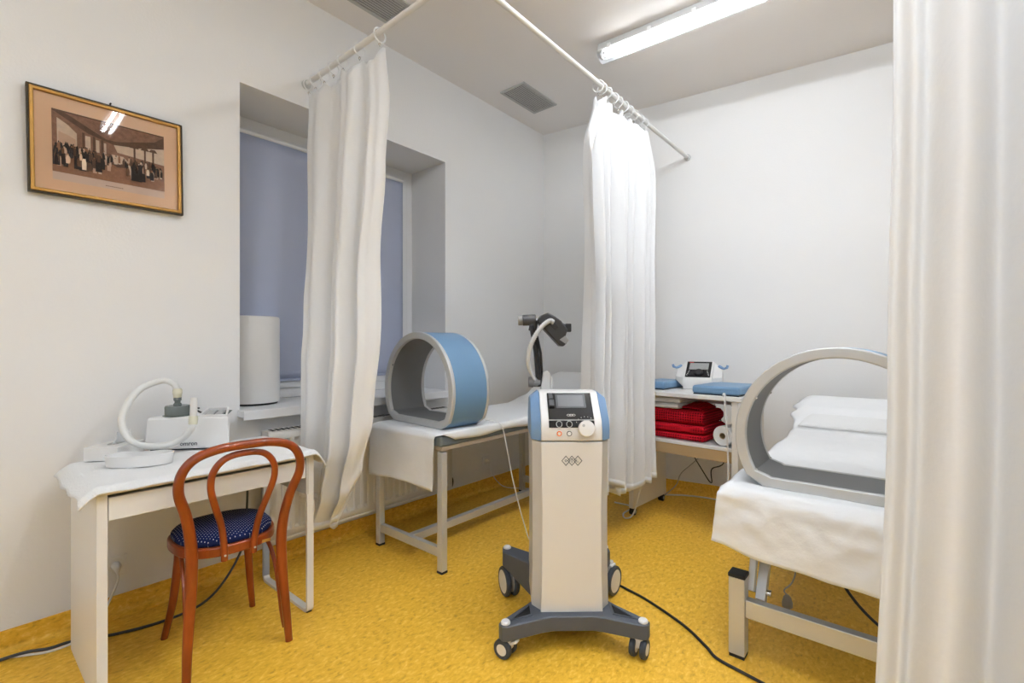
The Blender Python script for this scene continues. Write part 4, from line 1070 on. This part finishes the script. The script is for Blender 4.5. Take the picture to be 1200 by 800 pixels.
# applicator pads on the top
def apad(label, x, y, w, d, rz):
    p = W(x, y, .9125); t = thing('applicator_pad', label, 'applicator pad', p, math.radians(rz), None)
    m = MB(); m.box(-w/2, w/2, -d/2, d/2, .005, .058); m.build('cushion', M['blue'], t, bevel=.018, bseg=5)
    m = MB(); m.box(-w/2+.008, w/2-.008, -d/2+.008, d/2-.008, 0, .006); m.build('base_plate', M['rubber'], t)
    m = MB(); m.tube([(w/2-.09, -d/2+.006, .012), (w/2-.09, -d/2-.012, .014), (w/2-.09, -d/2-.018, .005)], .007, 10); m.build('cable_gland', M['wcable'], t)
    return t
apad('blue applicator pad on the right end of the trolley top', .225, -.045, .30, .40, -4)
apad('blue applicator pad on the left of the trolley top, half behind the curtain', -.27, .03, .20, .34, -4)
cable('white lead hanging down the front of the trolley at its right end', [W(.300, -.268, .918), W(.303, -.290, .90), W(.318, -.295, .7), W(.325, -.292, .45), W(.31, -.29, .2), W(.28, -.28, .03), W(.27, -.2, .006), (-.95, 3.75, .006), (-1.1, 3.915, .006), (-1.27, 3.93, .006), (-1.44, 3.87, .006), (-1.60, 3.76, .006), (-1.75, 3.7, .006)], M['wcable'], .0055)
cable('white lead hanging down the front of the trolley at its left end', [W(-.262, -.155, .925), W(-.262, -.24, .9195), W(-.262, -.275, .916), W(-.262, -.290, .89), W(-.265, -.292, .6), W(-.26, -.295, .3), W(-.30, -.33, .06), W(-.36, -.34, .006), W(-.42, -.27, .006), W(-.45, -.1, .006), W(-.6, -.1, .006)], M['wcable'], .0055)
cable('black lead looping behind the trolley shelf', [W(-.05, .262, .80), W(-.13, .262, .6), W(-.17, .285, .45), W(-.05, .285, .25), W(0, .285, .20), W(.0, .285, .30), W(.09, .285, .37), W(.10, .262, .6), W(.03, .262, .78)], M['cable'], .0045)
cable('black lead hanging steeply behind the right of the trolley shelf', [W(.08, .31, .88), W(.16, .31, .75), W(.26, .31, .6), W(.31, .31, .5), W(.36, .31, .3), W(.42, .29, .1), W(.45, .28, .006)], M['cable'], .005)
cable('grey lead slanting behind the trolley shelf', [W(.02, .30, .88), W(-.0, .30, .6), W(-.1, .31, .38), W(-.25, .32, .22), W(-.30, .33, .11), W(-.4, .33, .006)], M['gcable'], .004)
# tabletop therapy unit
mu = thing('magnet_therapy_unit', 'small white control unit with black screen on the trolley', 'medical device', W(-.03, .125, .9125), math.radians(10))
m = MB(); m.prism([(-.075, 0), (.09, 0), (.09, .16), (.055, .20), (-.078, .085), (-.084, .07)], -.10, .10, 'x'); m.build('body', M['dev'], mu, bevel=.006, bseg=3)
for s in (-1, 1):
    inner = [(s*.1005, -.078, .02), (s*.1005, .088, .02), (s*.1005, .088, .15), (s*.1005, .052, .192), (s*.1005, -.074, .085)]
    outer = [(s*.158, -.03, .066), (s*.158, .07, .066), (s*.158, .07, .12), (s*.158, .045, .145), (s*.158, -.035, .09)]
    m = MB(); m.add(inner+outer, [tuple(range(5)), tuple(range(9, 4, -1))]+[(i, (i+1) % 5, (i+1) % 5+5, i+5) for i in range(5)]); m.build('side_wing', M['dev'], mu, bevel=.004)
    m = MB(); m.tube([(s*.115, .05, .150), (s*.135, .045, .162), (s*.165, .035, .150), (s*.185, .03, .158), (s*.19, .03, .175)], [.012, .014, .008, .010, .009], 12); m.build('cable_hook', M['dblue'], mu)
T_ = Matrix.Translation((0, -.078, .0865)) @ Matrix.Rotation(math.atan2(.115, .133), 4, 'X')
m = MB(); m.box(-.085, .085, .004, .165, 0, .004, T=T_); m.build('front_glass', M['gloss'], mu, bevel=.001)
m = MB(); m.box(-.066, .066, .080, .148, .004, .005, T=T_); m.build('screen', mat('pale_screen', (.34, .34, .33), .25), mu)
m = MB(); m.lathe([(.030, .004), (.030, .012), (.026, .016), (0, .017)], 28, T=T_ @ Matrix.Translation((.005, .05, 0))); m.build('dial', M['black'], mu)
m = MB()
for s in (-1, 1):
    for k in range(4): m.box(s*(.074-k*.004)-.004, s*(.074-k*.004)+.004, .018+k*.014, .024+k*.014, .004, .0055, T=T_)
m.build('keys', M['alu'], mu)
m = MB(); m.box(-.07, -.04, .153, .160, .004, .0046, T=T_); m.build('badge', mat('badge_red', (.5, .03, .03), .4), mu)

# ------------------------------------------------------------------ camera, world, view
cam = bpy.data.cameras.new('camera'); co = bpy.data.objects.new('camera', cam); C.objects.link(co)
co.location = (0, 0, 1.24); co.rotation_euler = (PI/2, 0, math.radians(40))
cam.sensor_width = 36; cam.lens = 558/1200*36; cam.shift_y = 3/1200; cam.clip_start = .05
S.camera = co
wd = bpy.data.worlds.new('world'); S.world = wd; wd.use_nodes = True
wd.node_tree.nodes['Background'].inputs[0].default_value = (.05, .07, .12, 1); wd.node_tree.nodes['Background'].inputs[1].default_value = .5
S.view_settings.view_transform = 'Standard'; S.view_settings.look = 'None'; S.view_settings.gamma = 1; S.view_settings.use_curve_mapping = False
S.view_settings.exposure = 0.53
